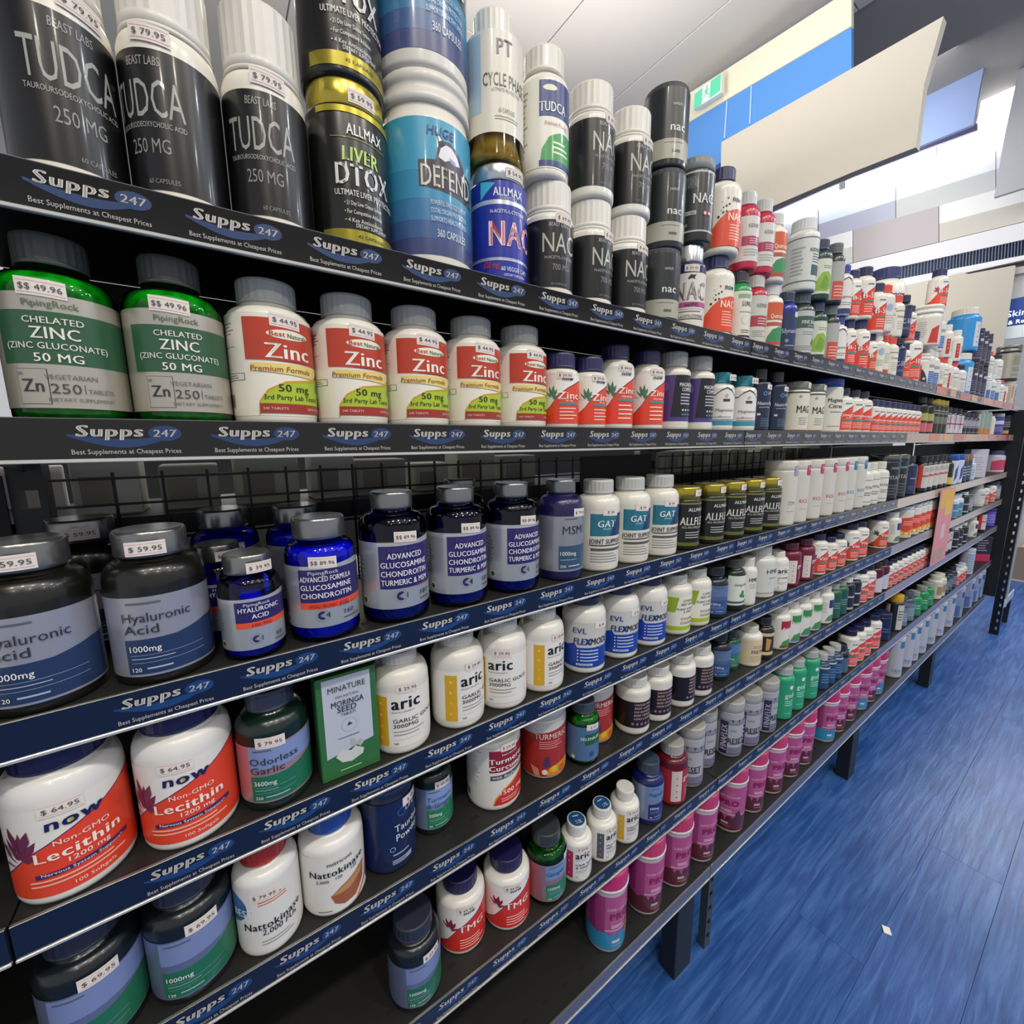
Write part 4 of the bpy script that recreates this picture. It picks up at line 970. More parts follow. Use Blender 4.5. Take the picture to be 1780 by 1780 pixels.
K('lung', 'white bottle with green shoulders and dark cap', 'bottle', PK, '#1f8a4c', '#30343a', simple(.05, .70, '#dbdccf', [('R', -30, 30, .60, .66, '#8ea88a'), ('T', 'LUNG', 12, .53, .07, '#2a2f2a', dict(w=46, bold=1)), ('C', 6, .30, .06, '#c0c4b6'), ('C', 6, .30, .05, '#dbdccf'), ('L', -20, 50, .40, .43, 1, '#999'), ('L', -10, 50, .12, .18, 2, '#777'), ('R', -24, 60, .07, .095, '#2a2f2a')]))
K('kidney', 'ruby bottle with grey label and red band', 'bottle', PK, '#b01e34', '#b9bab4', simple(.06, .70, '#c6c6bc', [('T', 'KIDNEY', 8, .56, .055, '#6a5a5c', dict(w=50)), ('R', -60, 150, .27, .42, '#a83c4c'), ('L', -10, 50, .29, .40, 3, '#d9b0b4'), ('L', -30, 40, .12, .22, 4, '#999a92')]))
K('kidney_u', 'ruby bottle with grey lid in upper layer', 'bottle', PK, '#b52040', '#b9bcba', simple(.10, .66, '#cfcec8', [('T', 'KIDNEY', 8, .54, .05, '#7a6a6c', dict(w=50)), ('R', -40, 150, .29, .41, '#a3385a'), ('L', -10, 50, .31, .39, 3, '#d9b0b4'), ('L', -30, 40, .16, .26, 3, '#a9aaa2')]))
K('kidney_w', 'tall white bottle in shrink wrap with navy square', 'bottle', ('pk', .74, .74, .82, .76, .84), '#d5d7d3', '#d3d6d6', simple(.12, .72, '#cfd3cf', [('B', .70, .715, '#55605e'), ('B', .115, .13, '#55705e'), ('T', 'KIDNEY', 22, .54, .05, '#3a4a4a', dict(w=54, bold=1.8)), ('R', 4, 60, .20, .34, '#3f5f66'), ('L', 6, 50, .36, .50, 4, '#5c6c6c', .3), ('L', -70, -20, .2, .6, 8, '#a9ada9')]))
K('quer', 'white bottle with orange and green label', 'bottle', PK, '#dedbd0', '#c3c5c4', simple(.06, .70, '#e2dfd2', [('R', -34, 150, .44, .70, '#cc5a34'), ('T', 'Quercetin', 12, .50, .07, '#f0ece0', dict(w=66, bold=1.5)), ('R', -34, 150, .35, .41, '#b05a44'), ('P', [(-34, .10), (-28, .2), (-10, .30), (20, .34), (150, .34), (150, .10)], '#3c8a58'), ('R', -34, 150, .07, .12, '#b5483a')]))
K('sily', 'blue bottle with white price label', 'bottle', PK, '#1c2a8c', '#2a3348', simple(.05, .64, '#25355c', [('T', 'Silymarin', 0, .36, .075, '#c6ccd8', dict(w=74)), ('C', -12, .20, .03, '#7d8fb0'), ('R', 20, 60, .58, .66, '#d8d6d0'), ('L', -20, 50, .10, .14, 1, '#9aa6bc')]))
K('pine', 'grey bottle with dark green band and brown cone', 'bottle', PK, '#24332e', '#3a4550', simple(.07, .70, '#b9bdb8', [('R', -60, 150, .44, .62, '#3c5c52'), ('T', 'PINE BARK', 18, .53, .055, '#dfe2dc', dict(w=70, bold=1.5)), ('T', 'EXTRACT', 20, .47, .03, '#c6cdc4', dict(w=30)), ('P', [(28, .20), (36, .28), (46, .30), (50, .22), (42, .17)], '#7a5a46'), ('L', -10, 50, .33, .40, 2, '#8f948e'), ('L', -30, 50, .10, .18, 3, '#8f948e')]))
K('forsk', 'bottle with pale label and green leaf print', 'bottle', PK, '#1c3c34', '#2a3050', simple(.10, .66, '#cfd4c2', [('P', [(-40, .15), (-36, .30), (-14, .44), (18, .46), (44, .38), (46, .22), (20, .13)], '#8db04a'), ('P', [(-20, .20), (0, .40), (24, .34), (30, .22), (8, .15)], '#6f9c34'), ('L', -10, 50, .50, .56, 2, '#8c9484')]))
K('greyred', 'slim grey bottle with red square label', 'bottle', PK, '#2a2e30', '#5a6266', simple(.06, .68, '#a7aaa6', [('R', -30, 60, .07, .36, '#c74a3c'), ('L', -20, 50, .10, .30, 4, '#e0b0a6'), ('R', 30, 66, .62, .70, '#d8d8d2')]))
def arch(f, R, H):
    f.bg(.06, .66, '#e0ddd6', -150, 150); f.P([(-60, .62), (-40, .62), (-20, .70), (0, .74), (20, .70), (40, .62), (60, .62), (60, .60), (40, .60), (20, .68), (0, .72), (-20, .68), (-40, .60), (-60, .60)], '#2c2c34')
    f.T('Magnesium', 0, .36, .05, '#4a4a52', w=70); f.L(-40, 60, .18, .26, 2, '#8c8c90')
def d_teal(f, R, H): arch(f, R, H); f.R_(-60, 150, .10, .185, '#3c8ca6'); f.R_(-12, 14, .50, .545, '#4a3a44'); f.C(0, .60, .03, '#b5b3ae'); f.T('17', -20, .25, .03, '#333', bold=1)
K('bluecap', 'white bottle with blue cap and navy base', 'bottle', PK, '#dcd9d2', '#2c3f94', lambda f, R, H: (arch(f, R, H), f.bg(.03, .13, '#2e3c72')))
K('now_b', 'slim white bottle with red burst label', 'bottle', PK, '#e0ddd2', '#232853', now('B-2', plant='#b03050'))
K('now_bc', 'white bottle with large red burst label', 'bottle', PK, '#e0ddd2', '#232853', now('B-50', plant='#b03050', tz=.44, th=.11))
K('now_b5', 'short white bottle with red burst label', 'bottle', PK, '#e0ddd2', '#232853', now('B-5', plant='#b03050', tz=.44, th=.1))
K('tree_w', 'white bottle with pale blue tree print', 'bottle', PK, '#dfdcd0', '#dfdcd0', simple(.06, .70, '#dfdccf', [('C', 10, .54, .09, '#9fb2c6'), ('L', -20, 50, .20, .36, 4, '#a5a295')]))
K('redbot', 'slim white bottle with red foot band', 'bottle', PK, '#dfdcd0', '#c8402c', simple(.05, .70, '#dcd8ca', [('R', -60, 150, .06, .15, '#c2452e'), ('L', -10, 50, .30, .56, 6, '#a9a596')]))
K('white_r', 'plain white bottle with small grey print', 'bottle', PK, '#dfdcd0', '#d84a3a', simple(.05, .70, '#e0ddd0', [('T', 'Greens', 14, .48, .06, '#55524a', dict(w=60)), ('L', -10, 50, .16, .38, 5, '#a9a596'), ('R', -60, 150, .60, .62, '#77746a')]))
K('navy_c', 'navy bottle lettered C', 'bottle', PK, '#1c2033', '#23263c', simple(.08, .68, '#2b335e', [('T', 'C-500', 10, .38, .12, '#c9ccd8', dict(w=70, bold=1)), ('L', -20, 50, .18, .24, 2, '#7d84a0')]))
K('now_c1', 'small white bottle with red C label', 'bottle', PK, '#e0ddd2', '#232853', now('C-1', plant='#b03050', tz=.40, th=.12, strip=None))
K('now_cs', 'small white bottle with red label', 'bottle', PK, '#e0ddd2', '#232853', now('C', strip=None))
K('now_c', 'big white bottle with red C label', 'bottle', PK, '#e0ddd2', '#232853', now('C-1000', plant='#b03050', tz=.42, th=.1, lo=.12))
K('jar_huge', 'giant white jug with navy lid', 'jar', ('pk', .66, .60, .84, .63, .865), '#e2dfd4', '#2b3368', now('C-1000', plant='#b03050'))
K('orangecap', 'white bottle with orange cap', 'bottle', PK, '#dedbd0', '#e0452c', simple(.06, .68, '#dcd9cd', [('C', 8, .5, .08, '#9fb2c6'), ('L', -10, 50, .16, .36, 4, '#a9a596')]))
K('collagen', 'white tub with red and navy panels', 'tub', ('jar', .78, .84, 1.0), '#dedacd', '#e0dcd0', simple(.06, .74, '#dedacd', [('P', [(-50, .07), (-50, .45), (-20, .66), (-20, .07)], '#d04434'), ('P', [(-20, .07), (-20, .52), (0, .40), (30, .14), (30, .07)], '#2b2f4c'), ('C', 0, .2, .04, '#d8d4c8')]))
K('bluelab', 'white bottle with blue lined label', 'bottle', PK, '#dfdcd2', '#d4d3cc', simple(.06, .70, '#dedcd4', [('R', -50, 60, .07, .40, '#4a68a8'), ('L', -40, 50, .10, .38, 5, '#c3cce0', .25), ('R', -24, 40, .50, .58, '#9aa0a4')]))
K('tub_w', 'wide white jar with ribbed lid', 'jar', ('jar', .74, .82, 1.0), '#dedacf', '#e2ded2', simple(.05, .68, '#dad6ca', [('P', [(-20, .06), (-10, .40), (20, .50), (20, .06)], '#c23a34'), ('L', -60, -26, .2, .6, 8, '#aaa79c')]))
K('redstrip', 'white bottle with vertical red strip', 'bottle', PK, '#dfdcd2', '#dcd9d0', simple(.06, .70, '#e0ddd2', [('R', -24, 8, .10, .56, '#bc3a34'), ('C', -8, .48, .014, '#e8d0c8'), ('C', -8, .38, .014, '#e8d0c8'), ('C', -8, .28, .014, '#e8d0c8'), ('L', 16, 60, .16, .5, 8, '#a9a596')]))
K('black_cap_w', 'white bottle with black cap', 'bottle', PK, '#dbd9d2', '#24242a', simple(.06, .70, '#dddad4', [('T', 'Multi', 10, .5, .06, '#3a3a40', dict(w=44, bold=1)), ('L', -10, 50, .1, .4, 7, '#a9a7a0')]))
K('tub_blue', 'bright blue tub with cream lid', 'tub', ('pk', .74, .80, .82, .82, .85), '#2f8fcf', '#d8d3c6', simple(.06, .70, '#2f8fcf', [('R', 6, 38, .10, .66, '#c9cccc'), ('C', 22, .56, .014, '#55606c'), ('C', 22, .44, .014, '#55606c'), ('C', 22, .32, .014, '#55606c'), ('C', 22, .20, .014, '#55606c')]), None, 1, 'smooth')
K('dark_t', 'dark aubergine canister', 'jar', ('can', .84, .98), '#2c2a3a', '#3a3442', simple(.10, .80, '#37344a', [('R', 0, 40, .62, .70, '#b9b8bc'), ('L', -20, 40, .2, .5, 5, '#6c6880'), ('R', -60, 60, .12, .16, '#77748a')]))
K('tub_s', 'small white tub with blue panel', 'tub', ('jar', .80, .86, 1.0), '#d5d4cc', '#d9d8d0', simple(.06, .74, '#d5d4cc', [('R', -10, 30, .08, .44, '#5070a8'), ('L', -50, -16, .1, .6, 7, '#a5a49c')]))
K('beige', 'beige canister with orange print', 'jar', ('can', .84, .98), '#bfae9c', '#c6bcae', simple(.08, .80, '#c4b29e', [('R', 0, 16, .3, .74, '#c07a58'), ('L', -40, -6, .1, .7, 7, '#a0907e')]))
K('tub_steel', 'large brushed metal tub with black rings', 'tub', ('jar', .80, .83, 1.02), '#2a2a2c', 'foil#8a887e', simple(.08, .78, 'foil#b0ab9c', [('R', -10, 30, .44, .70, '#8a8572'), ('R', -10, 30, .26, .38, '#8a8572'), ('R', -10, 30, .14, .20, '#8a8572')]), None, 1, 'metal')
K('grey_t', 'pale grey canister at the shelf end', 'jar', ('can', .84, .98), '#8f9298', '#b0b2b4', simple(.08, .80, '#96999e', [('L', -40, 40, .1, .7, 7, '#6c7078')]))
# --- second shelf
def d_prgreen(f, R, H):
    f.bg(.07, .66, 'foil#bdb8ab', -112, 112); f.R_(-56, 112, .30, .57, '#2d5a3c'); f.T('PipingRock', 0, .61, .035, '#5c6c5a', w=48, bold=1)
    f.T('CHELATED', 0, .525, .034, '#e0ddd0', w=52, bold=1.2); f.T('ZINC', 0, .462, .062, '#e6e3d6', w=42, bold=1.6); f.T('(ZINC GLUCONATE)', 0, .395, .034, '#e0ddd0', w=92, bold=1.2); f.T('50 MG', 0, .335, .046, '#e6e3d6', w=42, bold=1.6)
    f.R_(-42, -12, .09, .275, '#2c2c38'); f.R_(-41.4, -12.6, .0925, .2725, 'foil#bdb8ab'); f.T('Zn', -27, .19, .07, '#34303c', w=20, bold=1.6); f.T('30', -38, .25, .018, '#55505c')
    f.T('VEGETARIAN', 8, .235, .026, '#6a6468', w=46, al='c'); f.T('250', 2, .175, .055, '#4a4448', w=26, bold=.4); f.R_(18, 18.8, .15, .20, '#6a6468'); f.T('TABLETS', 34, .165, .026, '#6a6468', w=26); f.T('DIETARY SUPPLEMENT', 16, .115, .02, '#6a6468', w=60)
K('pr_green', 'green zinc tablet bottle with grey lid', 'bottle', ('pk', .69, .56, .80, .60, .84), ('glass', '#8fe89c', '#128a2c', '#2fc24a', .79), '#5b5c58', d_prgreen, ('$$ 49.96', -6, .705, 'body'))
def d_bn(f, R, H):
    f.bg(.06, .745, '#e9e4d6', -150, 150); f.L(-100, -62, .60, .69, 4, '#8a877c'); f.L(-100, -62, .52, .53, 1, '#8a877c'); f.R_(-96, -54, .30, .35, '#55534c'); f.R_(-95, -55, .304, .346, '#e9e4d6'); f.L(-92, -60, .31, .34, 2, '#77756c')
    for i in range(9): f.R_(-98+i*2.2, -97+i*2.2, .12, .21, '#3c3a36')
    f.R_(-50, 78, .44, .715, '#b83c24'); f.P([(-50, .44), (78, .44), (78, .425), (30, .43), (-50, .44)], '#b83c24')
    f.P([(10+30*math.cos(t*PI/10), .615+.032*math.sin(t*PI/10)) for t in range(20)], '#e9e4d0'); f.T('Best', -6, .617, .034, '#b83c24', w=20, bold=1.6); f.T('Naturals', 22, .612, .032, '#3f6a3a', w=30, bold=1.2)
    f.T('Zinc', 8, .505, .105, '#f1ece0', w=62, bold=2.4)
    f.P([(-44, .415), (-42, .365), (44, .335), (60, .36), (78, .42), (78, .425)], '#e3cf7c'); f.T('Premium Formula', -2, .382, .038, '#9c4a2c', w=84, it=.35, bold=.8)
    f.P([(-38, .07), (-36, .16), (-24, .24), (0, .30), (40, .325), (62, .35), (78, .40), (78, .375), (62, .325), (40, .305), (0, .285), (-22, .225), (-34, .15), (-36, .07)], '#c39b1e')
    f.P([(-36, .145), (-33, .165), (-22, .228), (0, .285), (40, .305), (62, .325), (78, .375), (78, .145)], '#a9c02c')
    f.T('50 mg', 12, .255, .052, '#20261c', w=44, bold=2); f.T('3rd Party Lab Tested', 12, .19, .036, '#20261c', w=84, bold=1, it=.2); f.ring(60, .27, .028, '#2f7a52', '#6aa07c', .7)
    f.R_(-36, 78, .08, .145, '#9c2f24'); f.T('240 TABLETS', -16, .112, .018, '#e6c8bc', w=32); f.T('DIETARY SUPPLEMENT', 50, .112, .018, '#e6c8bc', w=40)
K('bn_zinc', 'white zinc bottle with red and lime label', 'bottle', ('pk', .71, .66, .81, .70, .84), '#dfdbd0', '#aeb0ac', d_bn, ('$ 44.95', 6, .735, 'body'))
K('now_zinc', 'white bottle with navy lid and orange zinc label', 'bottle', ('pk', .70, .72, .79, .80, .80), '#dcd9cf', '#272552', now('Zinc', '50 mg', plant='#4a7a5c', tz=.44, th=.1), ('$ 29.95', 0, .70, 'body'))
K('now_gly', 'taller white bottle with orange glycinate label', 'bottle', ('pk', .72, .66, .80, .72, .83), '#dcd9cf', '#272552', now('Zinc', 'Glycinate', plant='#4a7a5c', tz=.46, th=.075, strip='#4a8f8c'), ('$ 44.95', 6, .73, 'body'))
def d_magp(f, R, H):
    f.bg(.12, .70, '#181822'); f.P([(-90, .12), (-90, .70), (-20, .70), (-34, .12)], '#4f3a78'); f.C(-55, .56, .06, '#6a5296'); f.bg(.12, .17, '#4a3a86')
    f.T('MAGNESIUM', 24, .58, .05, '#e6e4e8', w=64, bold=2); f.T('COMPLEX', 26, .52, .05, '#e6e4e8', w=50, bold=2); f.L(-2, 50, .32, .48, 4, '#b9b8c0')
    for i in range(4): f.C(8+i*11, .26, .014, '#b5c050' if i > 1 else '#d0d0d4', 10); f.C(8+i*11, .205, .014, '#4f94c8', 10)
K('mag_purple', 'white bottle with black and purple label', 'bottle', ('pk', .72, .72, .79, .80, .815), '#dcd9d0', '#b3b2ae', d_magp)
K('teal', 'white bottle with teal cap and arched label', 'bottle', ('pk', .70, .70, .80, .76, .82), '#dcdad4', '#1f7f8c', d_teal, ('$ 39.95', 30, .90, 'cap'))
K('neuro', 'dark navy bottle with dark cap', 'bottle', ('pk', .74, .58, .80, .62, .82), '#161d38', '#2c2830', simple(.04, .72, '#18233f', [('C', 4, .60, .035, '#3f86b4'), ('C', 4, .60, .02, '#18233f'), ('T', 'LIFE', 26, .605, .045, '#b9c2d0', dict(w=20, bold=1)), ('T', 'Neuro-Mag', 12, .45, .06, '#d5d9e0', dict(w=76, bold=1)), ('L', -20, 50, .37, .40, 1, '#9aa4b4'), ('R', -26, -12, .26, .29, '#c6ccd4'), ('L', -10, 50, .08, .22, 5, '#55708c')]), ('$ 69', 34, .70, 'body'))
K('mag_grey', 'cream canister lettered MAG with grey lid', 'jar', ('can', .84, 1.0), '#cfccba', '#7a7c74', simple(.05, .80, '#d6d3c2', [('R', -180, 180, .77, .80, '#3a3a36'), ('T', 'MAG', 14, .46, .15, '#2a2a28', dict(w=56, bold=1)), ('C', -4, .70, .03, '#9a9a8e'), ('L', -4, 44, .14, .30, 4, '#6a6a60', .25), ('R', -180, 180, .02, .045, '#7a3434')]), ('$ 49', 44, .92, 'cap'))
K('citrate', 'tall white canister with blue lid', 'jar', ('can', .84, 1.0), '#d3d0c6', '#2f4a9c', simple(.04, .80, '#d8d5c8', [('T', 'Magnesium', 18, .60, .075, '#1e1e1e', dict(w=84, bold=2.4)), ('T', 'Citrate', 12, .49, .075, '#1e1e1e', dict(w=64, bold=2.4)), ('L', -14, 40, .36, .40, 1, '#555'), ('L', -20, 40, .10, .14, 1, '#88857a')]))
def fish(f, R, H):
    now('Omega-3', 'Fish Oil', plant='#ebe8df', tz=.40, th=.065)(f, R, H)
    f.P([(-60+34*math.cos(t*PI/9), .50+.11*math.sin(t*PI/9)) for t in range(2, 16)], '#7f93b8'); f.P([(-56+26*math.cos(t*PI/9), .49+.08*math.sin(t*PI/9)) for t in range(2, 16)], '#d5d8dc')
K('now_fish', 'white and orange fish oil bottle with dark lid', 'bottle', ('pk', .70, .62, .80, .66, .83), '#dcd9ce', '#2f3344', fish)
K('fish_s', 'small white and orange fish oil bottle', 'bottle', ('pk', .72, .70, .79, .78, .81), '#dcd9ce', '#272a50', fish)
K('goldpink', 'black bottle with gold seal and pink foot', 'bottle', PK, '#1a1c18', '#2a2c28', simple(.05, .72, '#191b16', [('R', -30, 50, .36, .56, '#a9a45a'), ('R', -60, 150, .06, .30, '#c8606a')]))
K('goldcap_s', 'black bottle with gold cap', 'bottle', ('tin', .82), '#1d2018', 'foil#c9ad4a', simple(.05, .76, '#2c3026', [('R', -30, 60, .30, .50, '#6c705c'), ('L', -30, 50, .56, .70, 2, '#9a9a86')]), None, 1, 'metal')
K('whitepink', 'white bottle with pink cross on label', 'bottle', PK, '#1d1d2a', '#20202c', simple(.05, .72, '#c9c6ca', [('R', -60, 150, .36, .42, '#b0405c'), ('R', 4, 10, .2, .70, '#8c2c4c'), ('L', -30, 50, .5, .66, 4, '#9a979c')]))
K('blackgrey', 'black bottle with grey lined label', 'bottle', PK, '#1c1c28', '#22222e', simple(.08, .70, '#77777f', [('R', -60, 150, .12, .30, '#24242e'), ('L', -30, 50, .40, .64, 4, '#c9c9cc')]))
K('tube_g', 'clear green tube with orange foot', 'tube', ('can', .92, .9), '#7f9484', '#a9b4a8', simple(.02, .90, '#8a9c8c', [('R', -180, 180, .03, .26, '#c07a3c'), ('R', -20, -6, .3, .86, '#c3cdc4')]))
K('tube_w', 'cream squeeze tube', 'tube', ('can', .90, .8), '#d3d0bc', '#dedccc', simple(.05, .85, '#d3d0bc', []))
K('purple_p', 'purple and white pouch jar', 'jar', ('can', .84, .98), '#3c3a78', '#b5b6b4', simple(.05, .80, '#453f8c', [('R', -30, 60, .50, .66, '#c9c7d4'), ('L', -30, 50, .16, .4, 3, '#8f8ac0')]))
K('dark_p', 'black jar with orange sticker', 'jar', ('can', .84, .98), '#15181f', '#22262e', simple(.05, .80, '#1a1d26', [('R', -30, 30, .08, .24, '#c08a4a'), ('L', -30, 50, .4, .7, 3, '#8a8f98')]))
# --- third shelf
PR = ('pk', .66, .62, .78, .70, .82)
K('ha_grey', 'dark hyaluronic acid jar with silver label', 'bottle', ('pk', .67, .66, .80, .72, .83), '#14140f', 'foil#8c8c8b', pr('Hyaluronic|Acid', .07, .60, '#22365c', None, '1000mg', '120'), ('$ 59.95', 0, .91, 'cap'))
def prb(lines, sub, qty, z0=.10, z1=.62, orange=True, w=82, bl=''):
    def d(f, R, H):
        f.bg(z0, z1, 'foil#b9bec2', -120, 120); n = len(lines)
        f.P([(-120, z1-.03), (-60, z1), (0, z1-.01), (60, z1+.02), (120, z1-.01), (120, z1-.02), (60, z1-.03), (0, z1-.05), (-60, z1-.04)], 'foil#c9ccce')
        zb = z1-.085-.069*n if not orange else z1-.09-.07*n
        f.R_(-42, 110, zb, z1-.03, '#2a2264')
        f.T('PipingRock', -2, z1-.055, .03, '#c9c8d4' if orange else '#4a4484', w=46, bold=1)
        for i, t in enumerate(lines): f.T(t, 2, z1-.105-i*.068, .045 if i or not bl else .03, '#e6e6ec', w=min(w, 7.4*len(t)), bold=1.6)
        if orange: f.R_(-42, 110, zb-.055, zb, '#e0502e'); f.T(orange, 4, zb-.028, .03, '#8a1f3c', w=62, bold=1)
        f.ring(-8, z0+.10, .052, '#8a9094', 'foil#b9bec2', .9); f.C(-8, z0+.10, .036, '#28265c'); f.P([(-4, z0+.125), (-12, z0+.10), (-4, z0+.075), (3, z0+.075), (-4, z0+.10), (3, z0+.125)], 'foil#b0b4b8')
        f.T(qty, 36, z0+.10, .04, '#2c2f4c', w=22, bold=.5); f.L(26, 60, z0+.03, z0+.06, 1, '#55585c', .4); f.ring(-74, z0+.06, .03, '#dad8c8', '#3c3c34', .8); f.L(-100, -66, z0+.16, z1-.1, 8, '#6f7478', .3)
        if sub: f.T(sub, 38, z0+.165, .024, '#8a3450', w=40)
    return d
K('ha_blue', 'small blue hyaluronic acid bottle with silver lid', 'bottle', ('pk', .67, .66, .80, .76, .82), ('glass', '#5a6cf0', '#1420b0', '#2440e0', .60), 'foil#8e908c', prb(['HYALURONIC', 'ACID'], '', '60', .11, .61, '100 MG'), ('$ 39.95', 10, .90, 'cap'))
K('glu_a', 'blue glucosamine bottle with orange stripe', 'bottle', ('pk', .69, .66, .80, .74, .83), ('glass', '#6a84f8', '#1428c8', '#2c5cf8', .76), 'foil#8b8d8f', prb(['ADVANCED FORMULA', 'GLUCOSAMINE', 'CHONDROITIN'], '2 PER DAY', '160', .13, .64, 'HYALURONIC ACID'), ('$$ 89.96', -2, .665, 'body'))
K('glu_b', 'tall blue glucosamine bottle with purple label', 'bottle', ('pk', .72, .60, .84, .62, .87), ('glass', '#4a64d0', '#1850b0', '#3f8ce0', .30), 'foil#868889', prb(['ADVANCED', 'GLUCOSAMINE', 'CHONDROITIN', 'TURMERIC & MSM'], 'TRIPLE STRENGTH', '180', .12, .64, None), ('$$ 89.96', 4, .675, 'body'))
K('msm', 'indigo MSM bottle with steel blue label', 'bottle', ('pk', .72, .60, .84, .64, .87), '#1b1648', 'foil#808384', simple(.10, .655, 'foil#a3a6ac', [('R', -24, 110, .12, .36, '#34506a'), ('T', 'MSM', 12, .52, .085, '#30343a', dict(w=54)), ('T', '1000mg', -20, .285, .042, '#dfe3e6', dict(al='l', w=40, bold=.6)), ('L', -20, 40, .215, .225, 1, '#a9bac6', .5), ('T', '250', -20, .155, .028, '#dfe3e6', dict(al='l', bold=1)), ('L', 0, 36, .145, .165, 1, '#bfcbd2', .5), ('L', -10, 40, .62, .635, 1, '#3a3c44', .5)]), ('$ 79.95', 34, .685, 'body'))
def d_gat(f, R, H):
    f.bg(.06, .70, '#d6d3c8', -150, 150); f.R_(-40, 90, .40, .645, '#1f6f84'); f.P([(12, .40), (40, .645), (90, .645), (90, .40)], '#1b3c60'); f.T('GAT', 4, .54, .075, '#dde4e6', w=48, bold=3, it=.35); f.T('SPORT', 4, .482, .018, '#dde4e6', w=24)
    f.T('JOINT SUPPORT', 8, .345, .055, '#24241f', w=100, bold=2.2); f.L(-38, 60, .285, .31, 1, '#4a4a44', .6); f.R_(-38, 60, .235, .265, '#55544c'); f.L(-38, 44, .10, .22, 4, '#88867c', .3); f.R_(-80, -62, .12, .21, '#1d2b3a'); f.R_(-78, -64, .13, .20, '#d6d3c8')
K('gat', 'white joint support bottle with teal square label', 'bottle', ('pk', .72, .64, .83, .70, .855), '#dcd9cf', '#b5b6b0', d_gat, ('$ 59', 14, .665, 'body'))
def d_allf(f, R, H):
    f.bg(.06, .76, '#11120e'); f.bg(.735, .76, 'foil#8f9040'); f.bg(.075, .13, 'foil#7c7d36'); f.T('ALLMAX', 16, .655, .058, '#d9d8cf', w=60, bold=2.2); f.T('ALLFLEX', 14, .475, .13, '#e0dfd6', w=104, bold=2.6, it=.25)
    f.T('ALL-IN-ONE JOINT', 10, .375, .036, '#c6c5bc', w=84, it=.2, bold=1); f.L(-20, 50, .19, .31, 3, '#b9b8ae', .35)
K('allflex', 'black and gold joint tin with gold cap', 'tin', ('tin', .81), '#15160f', 'foil#b9a640', d_allf, ('$ 54', 36, .91, 'cap'), 1, 'metal')
def ecl(word, col):
    return simple(.03, .80, '#cbc8bd', [('R', 14, 44, .78, .84, col), ('T', word, 14, .36, .055, col, dict(w=52, bold=1.6)), ('L', -4, 40, .22, .24, 1, '#8a877c', .3)])
CAN = ('can', .86, 1.0)
K('jar_zm', 'white canister with lilac tab', 'jar', CAN, '#c9c6ba', '#d2cfc4', ecl('ZM', '#8f8aa4'), ('U', 30, .86, 'tab#9a93ae'))
K('jar_ecl_m', 'white canister with magenta tab', 'jar', CAN, '#cbc8bd', '#d2cfc4', ecl('ECL', '#c4466e'), ('U', 30, .86, 'tab#b8386c'))
K('jar_ecl_b', 'white canister with blue tab', 'jar', CAN, '#cbc8bd', '#d2cfc4', ecl('ECL', '#2f7ab0'), ('U', 30, .86, 'tab#2478b4'))
K('vit_w', 'white bottle lettered VIT', 'bottle', PK, '#d8d5ca', '#d2cfc4', simple(.04, .70, '#d9d6ca', [('T', 'VITAL', 12, .44, .065, '#35352f', dict(w=56, bold=.8)), ('R', -60, 60, .60, .615, '#77766c'), ('L', -10, 50, .24, .34, 2, '#66645c', .4), ('R', -60, 60, .10, .115, '#77766c')]))
K('vital_k', 'tall black canister with steel lid', 'jar', ('can', .85, 1.0), '#171a1b', 'foil#77776e', simple(.04, .82, '#181c1e', [('T', 'VITAL', 6, .50, .09, '#b5bcbc', dict(w=60, bold=1)), ('R', -10, 30, .68, .73, '#4a7c94'), ('L', -20, 40, .1, .36, 4, '#4c5c64')]), None, 1, 'metal')
K('navy_t', 'navy bottle with black cap on third shelf', 'bottle', PK, '#1b2440', '#22262c', simple(.05, .72, '#202b50', [('L', -10, 40, .4, .46, 1, '#9aa6c0'), ('C', 0, .2, .06, '#3c4a70')]))
K('redwhite', 'black bottle with red and white label', 'bottle', PK, '#15161a', '#1d1e24', simple(.12, .74, '#c9c6bc', [('R', -60, -16, .12, .74, '#c83c2c'), ('R', -16, 60, .42, .48, '#c4584a'), ('L', -8, 44, .55, .68, 3, '#8a887e')]))
K('black_y', 'black bottle with yellow square label', 'bottle', PK, '#15161a', '#1d1e24', simple(.05, .72, '#17181a', [('R', -34, 44, .06, .30, '#d8b424')]))
K('bluewhite', 'white bottle with blue zigzag label', 'bottle', ('can', .80, 1.0), '#cfd2dc', '#2450a8', simple(.04, .76, '#ccd0de', [('P', [(-60, .1), (-60, .5), (-20, .7), (-20, .3)], '#2c3f8c'), ('P', [(10, .1), (10, .5), (40, .7), (40, .3)], '#2c3f8c')]))
K('brownw', 'bottle with brown and white cap', 'bottle', ('can', .74, 1.0), '#1f2436', '#8a6a5c', simple(.04, .70, '#39405c', [('L', -30, 40, .2, .6, 4, '#a9aebc')]))
K('white_t', 'little white domed bottle', 'bottle', PK, '#cdd4d8', '#d5d8da', simple(.04, .70, '#b9c6d0', [('L', -10, 40, .2, .5, 3, '#8a98a4')]))
K('carton_w', 'tall white carton', 'carton', ('box',), '#c6bfc8', None, None)
K('tub_pink', 'large grey tub with crimson label', 'tub', ('pk', .72, .80, .80, .86, .84), '#b5b6b8', '#3a3a66', simple(.08, .70, '#c3c1c6', [('P', [(-40, .12), (-40, .52), (0, .6), (50, .58), (60, .2), (20, .12)], '#c23a5c')]))
